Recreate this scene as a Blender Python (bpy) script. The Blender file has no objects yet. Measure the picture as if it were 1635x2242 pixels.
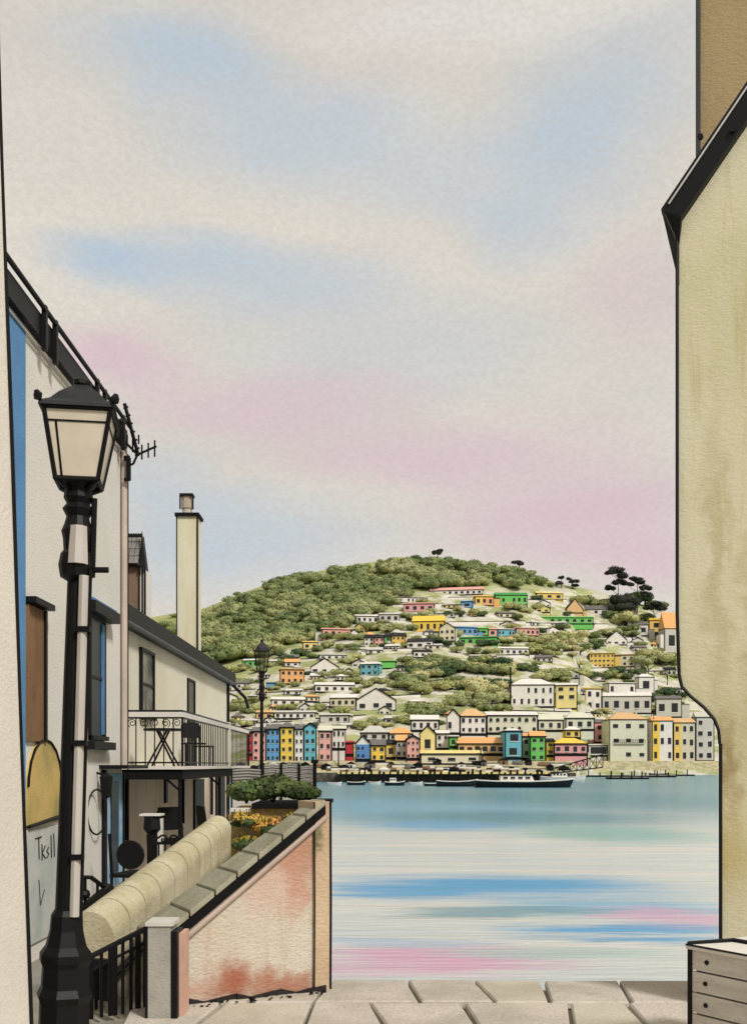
import bpy, math, random
import numpy as np
from mathutils import Vector, Matrix, Euler

random.seed(7)
rng = np.random.default_rng(7)
SC = bpy.context.scene
COL = SC.collection
R = math.radians
F, CX, HY, EYE = 2300.0, 817.5, 1675.0, 5.6


def P(px, py, Y):
    """world point at depth Y seen at survey pixel (px, py)"""
    return Vector(((px - CX) * Y / F, Y, EYE - (py - HY) * Y / F))


def lin(r, g, b):
    def f(c):
        c /= 255.0
        return c / 12.92 if c <= .04045 else ((c + .055) / 1.055) ** 2.4
    return (f(r), f(g), f(b), 1.0)


# ------------------------------------------------------------------ camera
cam_data = bpy.data.cameras.new('camera')
cam = bpy.data.objects.new('camera', cam_data)
COL.objects.link(cam)
cam.location = (0, 0, EYE)
cam.rotation_euler = (R(90), 0, 0)
cam_data.sensor_fit = 'VERTICAL'
cam_data.sensor_height = 36
cam_data.lens = 36 * F / 2242
cam_data.shift_y = (HY - 1121) / 2242
cam_data.clip_start = .1
cam_data.clip_end = 20000
SC.camera = cam

SC.view_settings.view_transform = 'Standard'
SC.view_settings.look = 'None'
SC.view_settings.exposure = 0.35
SC.view_settings.gamma = 1.0
SC.view_settings.use_curve_mapping = False
SC.render.engine = 'CYCLES'
SC.cycles.max_bounces = 6

SUN_EL, SUN_AZ = 42, 217      # azimuth from +Y clockwise: behind the viewer, to the right


# ------------------------------------------------------------------ node helpers
class NT:
    def __init__(s, tree):
        s.t = tree
        s.n = tree.nodes
        s.l = tree.links

    def new(s, typ, **kw):
        n = s.n.new(typ)
        for k, v in kw.items():
            setattr(n, k, v)
        return n

    def put(s, sock, v):
        if hasattr(v, 'is_linked') or isinstance(v, bpy.types.NodeSocket):
            s.l.new(v, sock)
        elif v is not None:
            sock.default_value = v

    def vmath(s, op, a, b=None):
        n = s.new('ShaderNodeVectorMath', operation=op)
        s.put(n.inputs[0], a)
        if b is not None:
            s.put(n.inputs[1], b)
        return n.outputs['Value'] if op in ('LENGTH', 'DOT_PRODUCT') else n.outputs['Vector']

    def math(s, op, a, b=None, c=None, clamp=False):
        n = s.new('ShaderNodeMath', operation=op, use_clamp=clamp)
        s.put(n.inputs[0], a)
        if b is not None:
            s.put(n.inputs[1], b)
        if c is not None:
            s.put(n.inputs[2], c)
        return n.outputs[0]

    def ramp(s, v, a, b, c=0.0, d=1.0):
        n = s.new('ShaderNodeMapRange', interpolation_type='SMOOTHSTEP')
        s.put(n.inputs['Value'], v)
        n.inputs['From Min'].default_value = a
        n.inputs['From Max'].default_value = b
        n.inputs['To Min'].default_value = c
        n.inputs['To Max'].default_value = d
        return n.outputs[0]

    def noise(s, vec, scale, detail=4, rough=.55, out='Fac'):
        n = s.new('ShaderNodeTexNoise')
        s.put(n.inputs['Vector'], vec)
        n.inputs['Scale'].default_value = scale
        n.inputs['Detail'].default_value = detail
        n.inputs['Roughness'].default_value = rough
        return n.outputs[0 if out == 'Fac' else 1]

    def mix(s, fac, a, b, typ='MIX'):
        n = s.new('ShaderNodeMix', data_type='RGBA', blend_type=typ)
        s.put(n.inputs[0], fac)
        s.put(n.inputs[6], a)
        s.put(n.inputs[7], b)
        return n.outputs[2]

    def blob(s, vec, col, centre, size, colour, strength, soft=.15):
        d = s.vmath('SUBTRACT', vec, tuple(centre))
        d = s.vmath('MULTIPLY', d, tuple(0.0 if q is None else 1.0 / q for q in size))
        m = s.ramp(s.vmath('LENGTH', d), 1.0, soft, 0.0, strength)
        return s.mix(m, col, colour)


# ------------------------------------------------------------------ world
world = bpy.data.worlds.new('World')
SC.world = world
world.use_nodes = True
w = NT(world.node_tree)
w.n.clear()
out = w.new('ShaderNodeOutputWorld')
bg = w.new('ShaderNodeBackground')
bg.inputs['Strength'].default_value = .1
w.l.new(bg.outputs[0], out.inputs[0])
sky = w.new('ShaderNodeTexSky', sky_type='NISHITA')
sky.sun_disc = False
sky.sun_elevation = R(SUN_EL)
sky.sun_rotation = R(SUN_AZ)
tc = w.new('ShaderNodeTexCoord')
dirv = tc.outputs['Generated']
sc1 = w.vmath('MULTIPLY', dirv, (1, 1, 2.2))
nz = w.noise(sc1, 3.0, 6, .6, 'Color')
off = w.vmath('SUBTRACT', nz, (.5, .5, .5))
off = w.vmath('MULTIPLY', off, (.20, .20, .11))
dd = w.vmath('ADD', dirv, off)
K = 8.6


def skyc(r, g, b):
    c = lin(r, g, b)
    return (c[0] * K, c[1] * K, c[2] * K, 1)


cream, cream2 = skyc(222, 214, 201), skyc(209, 203, 193)
BL, PK = skyc(172, 194, 212), skyc(214, 184, 194)
base = w.mix(w.ramp(w.noise(sc1, 2.2, 5, .55), .35, .68), cream, cream2)
far_blue = w.ramp(w.noise(w.vmath('ADD', sc1, (5, 3, 8)), 1.9, 5, .5), .55, .78, 0, .5)
far_pink = w.ramp(w.noise(w.vmath('ADD', sc1, (1, 9, 2)), 2.4, 5, .5), .60, .80, 0, .35)
base = w.mix(far_blue, base, BL)
base = w.mix(far_pink, base, PK)
sky_patches = [
    (330, 130, 260, 110, BL, .75), (620, 290, 420, 120, BL, .6), (1000, 420, 420, 120, BL, .45),
    (1280, 240, 260, 170, BL, .6), (1080, 520, 200, 110, BL, .4), (230, 580, 170, 70, BL, .85),
    (420, 590, 260, 75, BL, .7), (620, 660, 260, 75, BL, .5), (560, 1180, 420, 110, BL, .55),
    (820, 790, 420, 130, BL, .3), (350, 1080, 150, 120, BL, .4), (430, 1260, 330, 90, BL, .45),
    (270, 780, 200, 75, PK, .8), (560, 890, 420, 80, PK, .6), (930, 1000, 480, 85, PK, .65),
    (1260, 1110, 340, 110, PK, .85), (1340, 1220, 280, 90, PK, .75), (1380, 640, 220, 170, PK, .35),
    (1000, 40, 600, 70, skyc(226, 221, 214), .7), (1150, 300, 260, 90, BL, .3),
]
for (px, py, wx, wy, c_, st) in sky_patches:
    d = Vector(((px - CX) / F, 1, (HY - py) / F))
    L = d.length
    d.normalize()
    base = w.blob(dd, base, d, (wx / F / L * 1.15, .6, wy / F / L * 1.15), c_, st, .1)
# fine mackerel grain high in the cloud sheet
gr = w.noise(w.vmath('MULTIPLY', dirv, (1, 1, 1.7)), 190, 3, .6)
base = w.mix(w.ramp(gr, .32, .68, 0, .27), base, skyc(184, 177, 168))
ns = w.mix(.95, sky.outputs[0], base)
# the cloud sheet is thinner towards the zenith than at the horizon
w.l.new(ns, bg.inputs['Color'])

# ------------------------------------------------------------------ sun
sd = bpy.data.lights.new('sun', 'SUN')
sd.energy = 2.4
sd.angle = R(9)
sd.color = (1, .97, .93)
sun = bpy.data.objects.new('sun', sd)
COL.objects.link(sun)
a, e = R(SUN_AZ), R(SUN_EL)
to_sun = Vector((math.sin(a) * math.cos(e) * -1, math.cos(a) * math.cos(e), math.sin(e)))
sun.rotation_euler = to_sun.to_track_quat('Z', 'Y').to_euler()

# ------------------------------------------------------------------ materials
MATS = {}


def mat(name, colour, rough=.85, var=.12, scale=3.0, bump=.0, bscale=40, stretch=(1, 1, 1), second=None,
        spec=.3, metal=0.0, stains=(), grain=0.0, drips=0.0, drip_col=None):
    if name in MATS:
        return MATS[name]
    m = bpy.data.materials.new(name)
    m.use_nodes = True
    t = NT(m.node_tree)
    t.n.clear()
    o = t.new('ShaderNodeOutputMaterial')
    b = t.new('ShaderNodeBsdfPrincipled')
    t.l.new(b.outputs[0], o.inputs[0])
    b.inputs['Roughness'].default_value = rough
    b.inputs['Specular IOR Level'].default_value = spec
    b.inputs['Metallic'].default_value = metal
    pos = t.new('ShaderNodeNewGeometry').outputs['Position']
    v = t.vmath('MULTIPLY', pos, stretch)
    c0 = colour
    c1 = second or tuple(x * (1 - var * 2) for x in colour[:3]) + (1,)
    col = t.mix(t.ramp(t.noise(v, scale, 5, .6), .35, .7), c0, c1)
    if drips:
        dn = t.noise(t.vmath('MULTIPLY', pos, (6, 6, .55)), 1.6, 4, .6)
        col = t.mix(t.ramp(dn, .52, .72, 0, drips), col, drip_col or c1)
    if stains:
        dn = t.vmath('MULTIPLY', t.vmath('SUBTRACT', t.noise(pos, 3.2, 6, .65, 'Color'), (.5, .5, .5)), (.45, .45, .6))
        pv = t.vmath('ADD', pos, dn)
        for (c, s, cc, st) in stains:
            col = t.blob(pv, col, c, s, cc, st, .1)
    if grain:
        col = t.mix(t.ramp(t.noise(t.vmath('MULTIPLY', pos, (1, 1, 1.8)), 45, 4, .7), .35, .7, 0, grain), col,
                    tuple(x * .55 for x in c1[:3]) + (1,))
    t.l.new(col, b.inputs['Base Color'])
    if bump:
        bn = t.new('ShaderNodeBump')
        bn.inputs['Strength'].default_value = bump
        bn.inputs['Distance'].default_value = .02
        t.l.new(t.noise(t.vmath('MULTIPLY', pos, (1, 1, 1.9)), bscale, 5, .65), bn.inputs['Height'])
        t.l.new(bn.outputs[0], b.inputs['Normal'])
    MATS[name] = m
    return m


def foliage(name, c0, c1, c2, scale=.22):
    m = bpy.data.materials.new(name)
    m.use_nodes = True
    t = NT(m.node_tree)
    t.n.clear()
    o = t.new('ShaderNodeOutputMaterial')
    b = t.new('ShaderNodeBsdfPrincipled')
    t.l.new(b.outputs[0], o.inputs[0])
    b.inputs['Roughness'].default_value = .7
    b.inputs['Specular IOR Level'].default_value = .15
    pos = t.new('ShaderNodeNewGeometry').outputs['Position']
    oi = t.new('ShaderNodeObjectInfo').outputs['Random']
    col = t.mix(t.ramp(t.noise(pos, scale, 4, .6), .36, .66), c0, c1)
    col = t.mix(t.ramp(t.noise(pos, scale * .3, 3, .5), .45, .62, 0, .85), col, c2)
    hs = t.new('ShaderNodeHueSaturation')
    t.l.new(col, hs.inputs['Color'])
    t.l.new(t.math('MULTIPLY_ADD', oi, .5, .78), hs.inputs['Value'])
    t.l.new(t.math('MULTIPLY_ADD', oi, -.05, .52), hs.inputs['Hue'])
    t.l.new(hs.outputs[0], b.inputs['Base Color'])
    MATS[name] = m
    return m


INK = mat('black_paint', (.0065, .006, .0065, 1), rough=.5, var=.1, spec=.2)
INKM = mat('dark_fascia', (.008, .008, .0085, 1), rough=.85, var=.1, scale=.3, spec=.15)
GLASSD = mat('dark_window_glass', (.014, .016, .02, 1), rough=.25, var=.3, spec=.5)
WHITE = mat('white_render', (.78, .76, .71, 1), rough=.9, var=.06, scale=.25)
LEAF = foliage('olive_foliage', lin(146, 152, 98), lin(112, 122, 76), lin(176, 176, 126), .09)
LEAFD = foliage('dark_foliage', lin(78, 96, 60), lin(52, 74, 54), lin(108, 120, 76))
LEAFB = foliage('pine_foliage', lin(40, 44, 38), lin(30, 34, 31), lin(54, 58, 48))
BUSH = foliage('bush_leaves', lin(102, 118, 68), lin(56, 70, 42), lin(132, 142, 88), 5)
YFLOW = foliage('yellow_flowers', lin(206, 172, 82), lin(186, 160, 70), lin(216, 184, 120), 6)
BARK = mat('bark', (.05, .042, .035, 1), var=.2, scale=3)

HC = dict(
    white=(218, 213, 204), grey=(190, 186, 176), cream=(214, 204, 172), yellow=(226, 190, 74), gold=(220, 186, 96),
    pale_yellow=(222, 204, 132), orange=(222, 164, 104), tan=(206, 168, 118), pink=(216, 160, 146), rose=(212, 150, 150),
    red=(178, 40, 44), blue=(92, 146, 184), deep_blue=(80, 126, 178), teal=(100, 168, 178), green=(104, 184, 88),
    deep_green=(60, 138, 72), sage=(204, 202, 180), slate=(104, 100, 96), dark=(28, 28, 30), ochre=(196, 156, 84),
    brown=(122, 92, 62), stone=(198, 192, 168), lilac=(186, 170, 180))


def hmat(k):
    c = lin(*HC[k])
    c2 = tuple(x * .84 + .035 for x in c[:3]) + (1,)
    return mat('painted_' + k, c, rough=.9, var=.1, scale=.35, second=c2)


# ------------------------------------------------------------------ mesh builder
class MB:
    def __init__(s):
        s.v, s.f, s.m = [], [], []

    def add(s, vs, fs, mi=0):
        o = len(s.v)
        s.v += [tuple(q) for q in vs]
        for f in fs:
            s.f.append(tuple(o + i for i in f))
            s.m.append(mi)
        return s

    def hexa(s, p, mi=0):          # 8 corners: bottom ring, top ring
        return s.add(p, [(3, 2, 1, 0), (4, 5, 6, 7), (0, 1, 5, 4), (1, 2, 6, 5), (2, 3, 7, 6), (3, 0, 4, 7)], mi)

    def box(s, x0, y0, z0, x1, y1, z1, mi=0, T=None):
        p = [Vector(q) for q in ((x0, y0, z0), (x1, y0, z0), (x1, y1, z0), (x0, y1, z0), (x0, y0, z1), (x1, y0, z1), (x1, y1, z1), (x0, y1, z1))]
        if T:
            p = [T(q) for q in p]
        return s.hexa(p, mi)

    def prism(s, poly, vec, mi=0, T=None):
        n = len(poly)
        a_ = [Vector(q) for q in poly]
        b_ = [q + Vector(vec) for q in a_]
        p = a_ + b_
        if T:
            p = [T(q) for q in p]
        return s.add(p, [tuple(range(n))[::-1], tuple(range(n, 2 * n))] + [(i, (i + 1) % n, n + (i + 1) % n, n + i) for i in range(n)], mi)

    def tube(s, pts, r, n=8, mi=0, caps=True, flat=1.0):
        pts = [Vector(q) for q in pts]
        rs = r if isinstance(r, (list, tuple)) else [r] * len(pts)
        ring = []
        up = None
        for i, q in enumerate(pts):
            d = (pts[min(i + 1, len(pts) - 1)] - pts[max(i - 1, 0)])
            if d.length < 1e-9:
                d = Vector((0, 0, 1))
            d.normalize()
            if up is None:
                up = Vector((1, 0, 0)) if abs(d.x) < .8 else Vector((0, 0, 1))
            x = (up - d * up.dot(d)).normalized()
            y = d.cross(x)
            up = x
            ring += [q + (x * math.cos(2 * math.pi * k / n) + y * flat * math.sin(2 * math.pi * k / n)) * rs[i] for k in range(n)]
        fs = []
        for i in range(len(pts) - 1):
            for k in range(n):
                fs.append((i * n + k, i * n + (k + 1) % n, (i + 1) * n + (k + 1) % n, (i + 1) * n + k))
        if caps:
            fs.append(tuple(range(n))[::-1])
            fs.append(tuple(range((len(pts) - 1) * n, len(pts) * n)))
        return s.add(ring, fs, mi)

    def build(s, name, mats, parent=None, smooth=False, link=True):
        me = bpy.data.meshes.new(name)
        o = bpy.data.objects.new(name, me)
        off_ = Vector((0, 0, 0))
        if parent is not None:
            r = parent
            while r.parent:
                r = r.parent
            off_ = r.location
            o.parent = parent
        me.from_pydata([(q[0] - off_[0], q[1] - off_[1], q[2] - off_[2]) for q in s.v], [], s.f)
        if not isinstance(mats, (list, tuple)):
            mats = [mats]
        for m in mats:
            me.materials.append(m)
        me.polygons.foreach_set('material_index', s.m)
        if smooth:
            me.polygons.foreach_set('use_smooth', [True] * len(s.f))
        me.update()
        if parent is not None and parent.parent is not None:
            pass
        COL.objects.link(o)
        return o


def tag(o, label, cat, group=None):
    o['label'] = label
    o['category'] = cat
    if group:
        o['group'] = group
    return o


def root(name, loc, label, cat, group=None):
    o = bpy.data.objects.new(name, None)
    o.empty_display_size = .2
    COL.objects.link(o)
    o.location = loc
    return tag(o, label, cat, group)


def struct(o):
    o['kind'] = 'structure'
    return o


def shared(name, me, parent, loc, rz=0.0, scale=(1, 1, 1), world_loc=True):
    o = bpy.data.objects.new(name, me)
    COL.objects.link(o)
    if parent is not None:
        r = parent
        while r.parent:
            r = r.parent
        o.parent = parent
        o.location = Vector(loc) - r.location
    else:
        o.location = loc
    o.rotation_euler = (0, 0, rz)
    o.scale = scale
    return o


# ------------------------------------------------------------------ terrain of the far shore
RP = [(-1500, 1560), (-400, 1470), (0, 1420), (350, 1348), (440, 1335), (520, 1302), (620, 1266), (750, 1240), (870, 1222),
      (960, 1223), (1130, 1243), (1220, 1277), (1300, 1292), (1400, 1322), (1480, 1348), (1700, 1400), (2200, 1500), (3300, 1600)]


def ridge(px):
    return float(np.interp(px, [q[0] for q in RP], [q[1] for q in RP]))


def shoreY(px):
    return float(np.interp(px, [1258, 1278], [348, 600]))


YR = 950.0


def terr_s(px, s):
    py = 1690 + (ridge(px) - 1690) * s
    Y = shoreY(px) + (YR - shoreY(px)) * s
    return P(px, py, Y)


def Yof(px, py):
    s = (1690 - py) / (1690 - ridge(px))
    s = max(0.0, min(1.0, s))
    return shoreY(px) + (YR - shoreY(px)) * s


# water
wm = bpy.data.materials.new('harbour_water')
wm.use_nodes = True
t = NT(wm.node_tree)
t.n.clear()
o = t.new('ShaderNodeOutputMaterial')
b = t.new('ShaderNodeBsdfPrincipled')
t.l.new(b.outputs[0], o.inputs[0])
b.inputs['Roughness'].default_value = .22
b.inputs['IOR'].default_value = 1.33
pos = t.new('ShaderNodeNewGeometry').outputs['Position']
# patch space in world metres; painted sky-reflection tints are long in X
wv = t.vmath('MULTIPLY', t.vmath('SUBTRACT', t.noise(t.vmath('MULTIPLY', pos, (.12, .55, 1)), 1.0, 5, .6, 'Color'), (.5, .5, .5)), (9, 7, 0))
pv = t.vmath('ADD', pos, wv)
wbase = t.mix(t.ramp(t.noise(t.vmath('MULTIPLY', pos, (.05, .35, 1)), 1.0, 5, .6), .35, .65), lin(206, 205, 198), lin(186, 196, 198))


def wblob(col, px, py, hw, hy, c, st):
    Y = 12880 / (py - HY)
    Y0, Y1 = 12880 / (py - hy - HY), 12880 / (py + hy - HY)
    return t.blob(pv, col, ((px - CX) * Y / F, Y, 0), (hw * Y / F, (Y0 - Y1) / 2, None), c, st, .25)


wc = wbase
TEAL, WBL, WPK = lin(28, 122, 142), lin(60, 150, 200), lin(208, 146, 182)  # blue and pink paint sky reflections into the water's base colour
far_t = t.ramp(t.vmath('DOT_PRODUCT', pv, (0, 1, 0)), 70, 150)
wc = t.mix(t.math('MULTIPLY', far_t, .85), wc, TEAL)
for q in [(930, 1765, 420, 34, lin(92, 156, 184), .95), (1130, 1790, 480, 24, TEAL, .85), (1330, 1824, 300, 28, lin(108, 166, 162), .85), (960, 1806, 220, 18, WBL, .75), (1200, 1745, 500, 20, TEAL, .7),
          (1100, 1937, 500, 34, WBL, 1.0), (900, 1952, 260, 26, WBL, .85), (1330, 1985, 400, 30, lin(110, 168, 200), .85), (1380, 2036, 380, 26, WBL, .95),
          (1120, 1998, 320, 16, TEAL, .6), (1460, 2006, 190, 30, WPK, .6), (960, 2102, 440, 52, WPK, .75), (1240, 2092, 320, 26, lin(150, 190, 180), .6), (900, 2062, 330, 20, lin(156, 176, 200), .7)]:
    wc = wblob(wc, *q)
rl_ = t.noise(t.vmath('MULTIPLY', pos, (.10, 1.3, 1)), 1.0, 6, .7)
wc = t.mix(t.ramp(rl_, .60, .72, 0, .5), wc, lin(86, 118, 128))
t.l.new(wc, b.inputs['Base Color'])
ln = t.noise(t.vmath('MULTIPLY', pos, (.45, 3.2, 1)), 1.0, 6, .65)
ln2 = t.noise(t.vmath('MULTIPLY', pos, (.08, .6, 1)), 1.0, 4, .6)
bn = t.new('ShaderNodeBump')
bn.inputs['Strength'].default_value = .7
bn.inputs['Distance'].default_value = .15
t.l.new(t.math('ADD', ln, t.math('MULTIPLY', ln2, 2.0)), bn.inputs['Height'])
t.l.new(bn.outputs[0], b.inputs['Normal'])
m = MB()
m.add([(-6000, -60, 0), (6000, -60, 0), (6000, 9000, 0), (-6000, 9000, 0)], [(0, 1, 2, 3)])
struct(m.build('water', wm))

# hillside
gm = bpy.data.materials.new('hillside_ground')
gm.use_nodes = True
t = NT(gm.node_tree)
t.n.clear()
o = t.new('ShaderNodeOutputMaterial')
b = t.new('ShaderNodeBsdfPrincipled')
b.inputs['Roughness'].default_value = .95
b.inputs['Specular IOR Level'].default_value = .1
t.l.new(b.outputs[0], o.inputs[0])
pos = t.new('ShaderNodeNewGeometry').outputs['Position']
grass = t.mix(t.ramp(t.noise(pos, .05, 5, .6), .35, .65), lin(164, 166, 116), lin(136, 142, 92))
stone = t.mix(t.ramp(t.noise(pos, .09, 5, .6), .3, .7), lin(206, 201, 188), lin(176, 172, 154))
town = t.mix(t.ramp(t.noise(t.vmath('MULTIPLY', pos, (1, 1, 2.5)), .045, 5, .65), .45, .56), stone, grass)
hat = t.new('ShaderNodeAttribute', attribute_name='wooded')
col = t.mix(hat.outputs['Fac'], town, grass)
t.l.new(col, b.inputs['Base Color'])
pxs = np.arange(-1500, 3301, 25)
NS = 34
verts, wood = [], []
WOODB = [(-1500, 1700), (430, 1700), (450, 1465), (520, 1452), (600, 1432), (700, 1392), (760, 1374), (800, 1352), (860, 1330), (900, 1300), (1000, 1288),
         (1080, 1287), (1150, 1290), (1230, 1284), (1300, 1290), (1580, 1370), (1630, 1640), (2600, 1660), (3300, 1660)]


def woodb(px):
    return float(np.interp(px, [q[0] for q in WOODB], [q[1] for q in WOODB]))


rows = [(0, -8.0), (0, 0.0)] + [(k / NS, 0) for k in range(1, NS + 1)]
for px in pxs:
    col_ = []
    for i, (s, dz) in enumerate(rows):
        q = terr_s(px, s)
        if 0 < s < 1:
            q.z += .8 * math.sin(px * .05 + s * 40) * (1 if s < .97 else 0)
        if dz:
            q.z = -3
        py = 1690 + (ridge(px) - 1690) * s
        wood.append(max(0, min(1, (woodb(px) + 8 - py) / 12)))
        verts.append(tuple(q))
    for kk, Yb in enumerate((1050, 1200, 1500, 2000)):
        q = terr_s(px, 1)
        zz = q.z * (.97, .8, .45, .05)[kk]
        verts.append((q.x * Yb / YR, Yb, zz - (3 if kk == 3 else 0)))
        wood.append(1)
nr = len(rows) + 4
faces = []
for i in range(len(pxs) - 1):
    for j in range(nr - 1):
        faces.append((i * nr + j, (i + 1) * nr + j, (i + 1) * nr + j + 1, i * nr + j + 1))
me = bpy.data.meshes.new('hillside')
me.from_pydata(verts, [], faces)
me.materials.append(gm)
me.polygons.foreach_set('use_smooth', [True] * len(faces))
at = me.attributes.new('wooded', 'FLOAT', 'POINT')
at.data.foreach_set('value', wood)
hs = bpy.data.objects.new('hillside', me)
COL.objects.link(hs)
struct(hs)

# ------------------------------------------------------------------ far houses
def wmesh(name, arched=False):
    m = MB()
    if arched:
        pts = [(-.5, 0, -.5), (.5, 0, -.5), (.5, 0, .2)] + [(.5 * math.cos(a_), 0, .2 + .3 * math.sin(a_)) for a_ in np.linspace(.3, math.pi - .3, 6)] + [(-.5, 0, .2)]
        m.prism(pts, (0, .12, 0), 0)
    else:
        m.box(-.5, 0, -.5, .5, .12, .5, 0)
    m.box(-.58, -.1, -.58, .58, .1, -.5, 1)
    me = bpy.data.meshes.new(name)
    me.from_pydata(m.v, [], m.f)
    me.materials.append(GLASSD)
    me.materials.append(WHITE)
    me.polygons.foreach_set('material_index', m.m)
    return me


WIN = wmesh('window')
WINA = wmesh('arched_window', True)
FAR = []      # (px centre, py centre, short description) for neighbours' labels


def house(px0, px1, pt, pb, wall, label, short=None, roof='side', rc='slate', rh=6, fl=1, nc=2, yaw=0, depth=None, name='house', cat='house',
          Y=None, win=.46, wh=.46, wall2=None, chim=0, door=False, arched=False, lines=True, balcony=False, group=None, sink=4.0):
    hilly = Y is None
    if hilly and not yaw:
        yaw = random.uniform(-13, 13)
    pc = (px0 + px1) / 2
    Yd = Y or Yof(pc, pb)
    k = Yd / F
    W = (px1 - px0) * k
    H = (pb - pt) * k
    base_ = P(pc, pb, Yd)
    D = depth or max(5.0, min(11.0, W * .8))
    rt = root(name, base_, label, cat, group)
    rz = R(yaw)
    c_, s_ = math.cos(rz), math.sin(rz)

    def T(q):
        return Vector((base_.x + q[0] * c_ - q[1] * s_, base_.y + q[0] * s_ + q[1] * c_, base_.z + q[2]))
    x0, x1 = -W / 2, W / 2
    t_ = min(.45, W * .06)
    MB().box(x0, 0, -sink, x1, D, H, 0, T).build('wall', hmat(wall), rt)
    # roof
    ov = .35
    RH = rh * k
    rm = MB()
    if roof == 'flat':
        rm.box(x0 - ov, -ov, H, x1 + ov, D, H + max(.35, RH), 0, T)
    elif roof == 'side':
        rm.prism([(x0 - ov, -ov, H), (x0 - ov, D / 2, H + RH), (x0 - ov, D + ov, H)], (W + 2 * ov, 0, 0), 0, T)
    elif roof == 'gable':
        th = .45
        rm.prism([(x0 - ov, -ov, H - .1), (0, -ov, H + RH), (x1 + ov, -ov, H - .1), (x1 + ov, -ov, H + th - .1), (0, -ov, H + RH + th), (x0 - ov, -ov, H + th - .1)], (0, D + ov, 0), 0, T)
        MB().prism([(x0, .0, H), (x1, .0, H), (0, .0, H + RH)], (0, D - .1, 0), 0, T).build('gable_wall', hmat(wall2 or wall), rt)
    else:
        i_ = min(W * .3, D * .45)
        rm.add([T(q) for q in ((x0 - ov, -ov, H), (x1 + ov, -ov, H), (x1 + ov, D + ov, H), (x0 - ov, D + ov, H), (x0 + i_, D / 2, H + RH), (x1 - i_, D / 2, H + RH))],
               [(0, 1, 5, 4), (1, 2, 5), (2, 3, 4, 5), (3, 0, 4), (3, 2, 1, 0)])
    ro = rm.build('roof', hmat(rc), rt)
    if lines:
        e_ = MB()
        fh = .55 if roof != 'gable' else .0
        if fh:
            e_.box(x0 - ov - .06, -ov - .06, H - fh * .6, x1 + ov + .06, -ov + .3, H + .12, 0, T)
            e_.box(x0 - ov - .06, -ov + .3, H - fh * .6, x0 - ov + .25, D, H + .12, 0, T)
            e_.box(x1 + ov - .25, -ov + .3, H - fh * .6, x1 + ov + .06, D, H + .12, 0, T)
        else:
            for sx in (-1, 1):
                e_.prism([(0, -ov - .07, H + RH - .05), (sx * (W / 2 + ov), -ov - .07, H - .15), (sx * (W / 2 + ov), -ov - .07, H + .45), (0, -ov - .07, H + RH + .6)], (0, .3, 0), 0, T)
        e_.build('fascia', INKM, rt)
        for xx in (x0, x1):
            MB().box(xx - t_ * .45, -.1, -sink, xx + t_ * .45, .25, H, 0, T).build('downpipe', INKM, rt)
        MB().box(x0 - .1, -.14, -.5, x1 + .1, .1, .45, 0, T).build('base_shadow_line', INKM, rt)  # dark strip painted in as the shadow line at the wall foot
    if wall2 and roof != 'gable':
        MB().box(x0 + W * .02, -.05, 0, x0 + W * .36, .05, H * .98, 0, T).build('painted_bay', hmat(wall2), rt)
    ww, hh = W / max(nc, 1) * win, H / max(fl, 1) * wh
    for i in range(nc):
        for j in range(fl):
            u = x0 + W * (i + .5) / nc + random.uniform(-.04, .04) * W / nc
            z = H * (j + .5) / fl + random.uniform(-.03, .03) * H / fl
            if random.random() < .05:
                continue
            shared('window', WINA if arched else WIN, rt, T((u, -.12, z)), rz, (ww * random.uniform(.85, 1.1), 1, hh * random.uniform(.85, 1.1)))
    if hilly and random.random() < .6 and px1 - px0 < 70:
        sd_ = random.choice([-1, 1])
        aw, ah = W * random.uniform(.2, .4), H * random.uniform(.5, .8)
        xa = (x1 + .02 if sd_ > 0 else x0 - aw - .02)
        MB().box(xa, .8, -sink, xa + aw, D * .7, ah, 0, T).build('annex', hmat(random.choice(['white', 'grey', wall])), rt)
        MB().box(xa - .1, .6, ah, xa + aw + .1, D * .7, ah + .45, 0, T).build('annex_roof', INKM if random.random() < .5 else hmat('slate'), rt)
    if balcony:
        z = H * .44
        MB().box(x0 + W * .12, -1.3, z - .3, x1 - W * .08, 0, z, 0, T).build('balcony_slab', hmat('grey'), rt)
        rl = MB()
        rl.box(x0 + W * .12, -1.3, z + 1.7, x1 - W * .08, -1.1, z + 2.0, 0, T)
        rl = rl.build('balcony_rail', INKM, rt)
        n = 16
        for i in range(n + 1):
            u = x0 + W * .12 + (W * .8) * i / n
            MB().box(u - .08, -1.28, z, u + .08, -1.12, z + 1.7, 0, T).build('baluster', INKM, rt)
    for i in range(chim):
        u = x0 + W * (.2 + .6 * (i / max(1, chim - 1) if chim > 1 else random.random()))
        cz = H + RH * .5
        cm = MB()
        cm.box(u - .45, D * .4, cz - 1, u + .45, D * .4 + .9, H + RH + 1.6, 0, T)
        c1 = cm.build('chimney', hmat('grey'), ro)
        c1.location = (0, 0, 0)
        MB().box(u - .55, D * .4 - .1, H + RH + 1.6, u + .55, D * .4 + 1.0, H + RH + 1.9, 0, T).build('chimney_cap', INKM, ro)
    FAR.append((pc, (pt + pb) / 2, short or label, px1 - px0))
    return rt


W_ = 'waterfront row of coloured houses'
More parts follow.
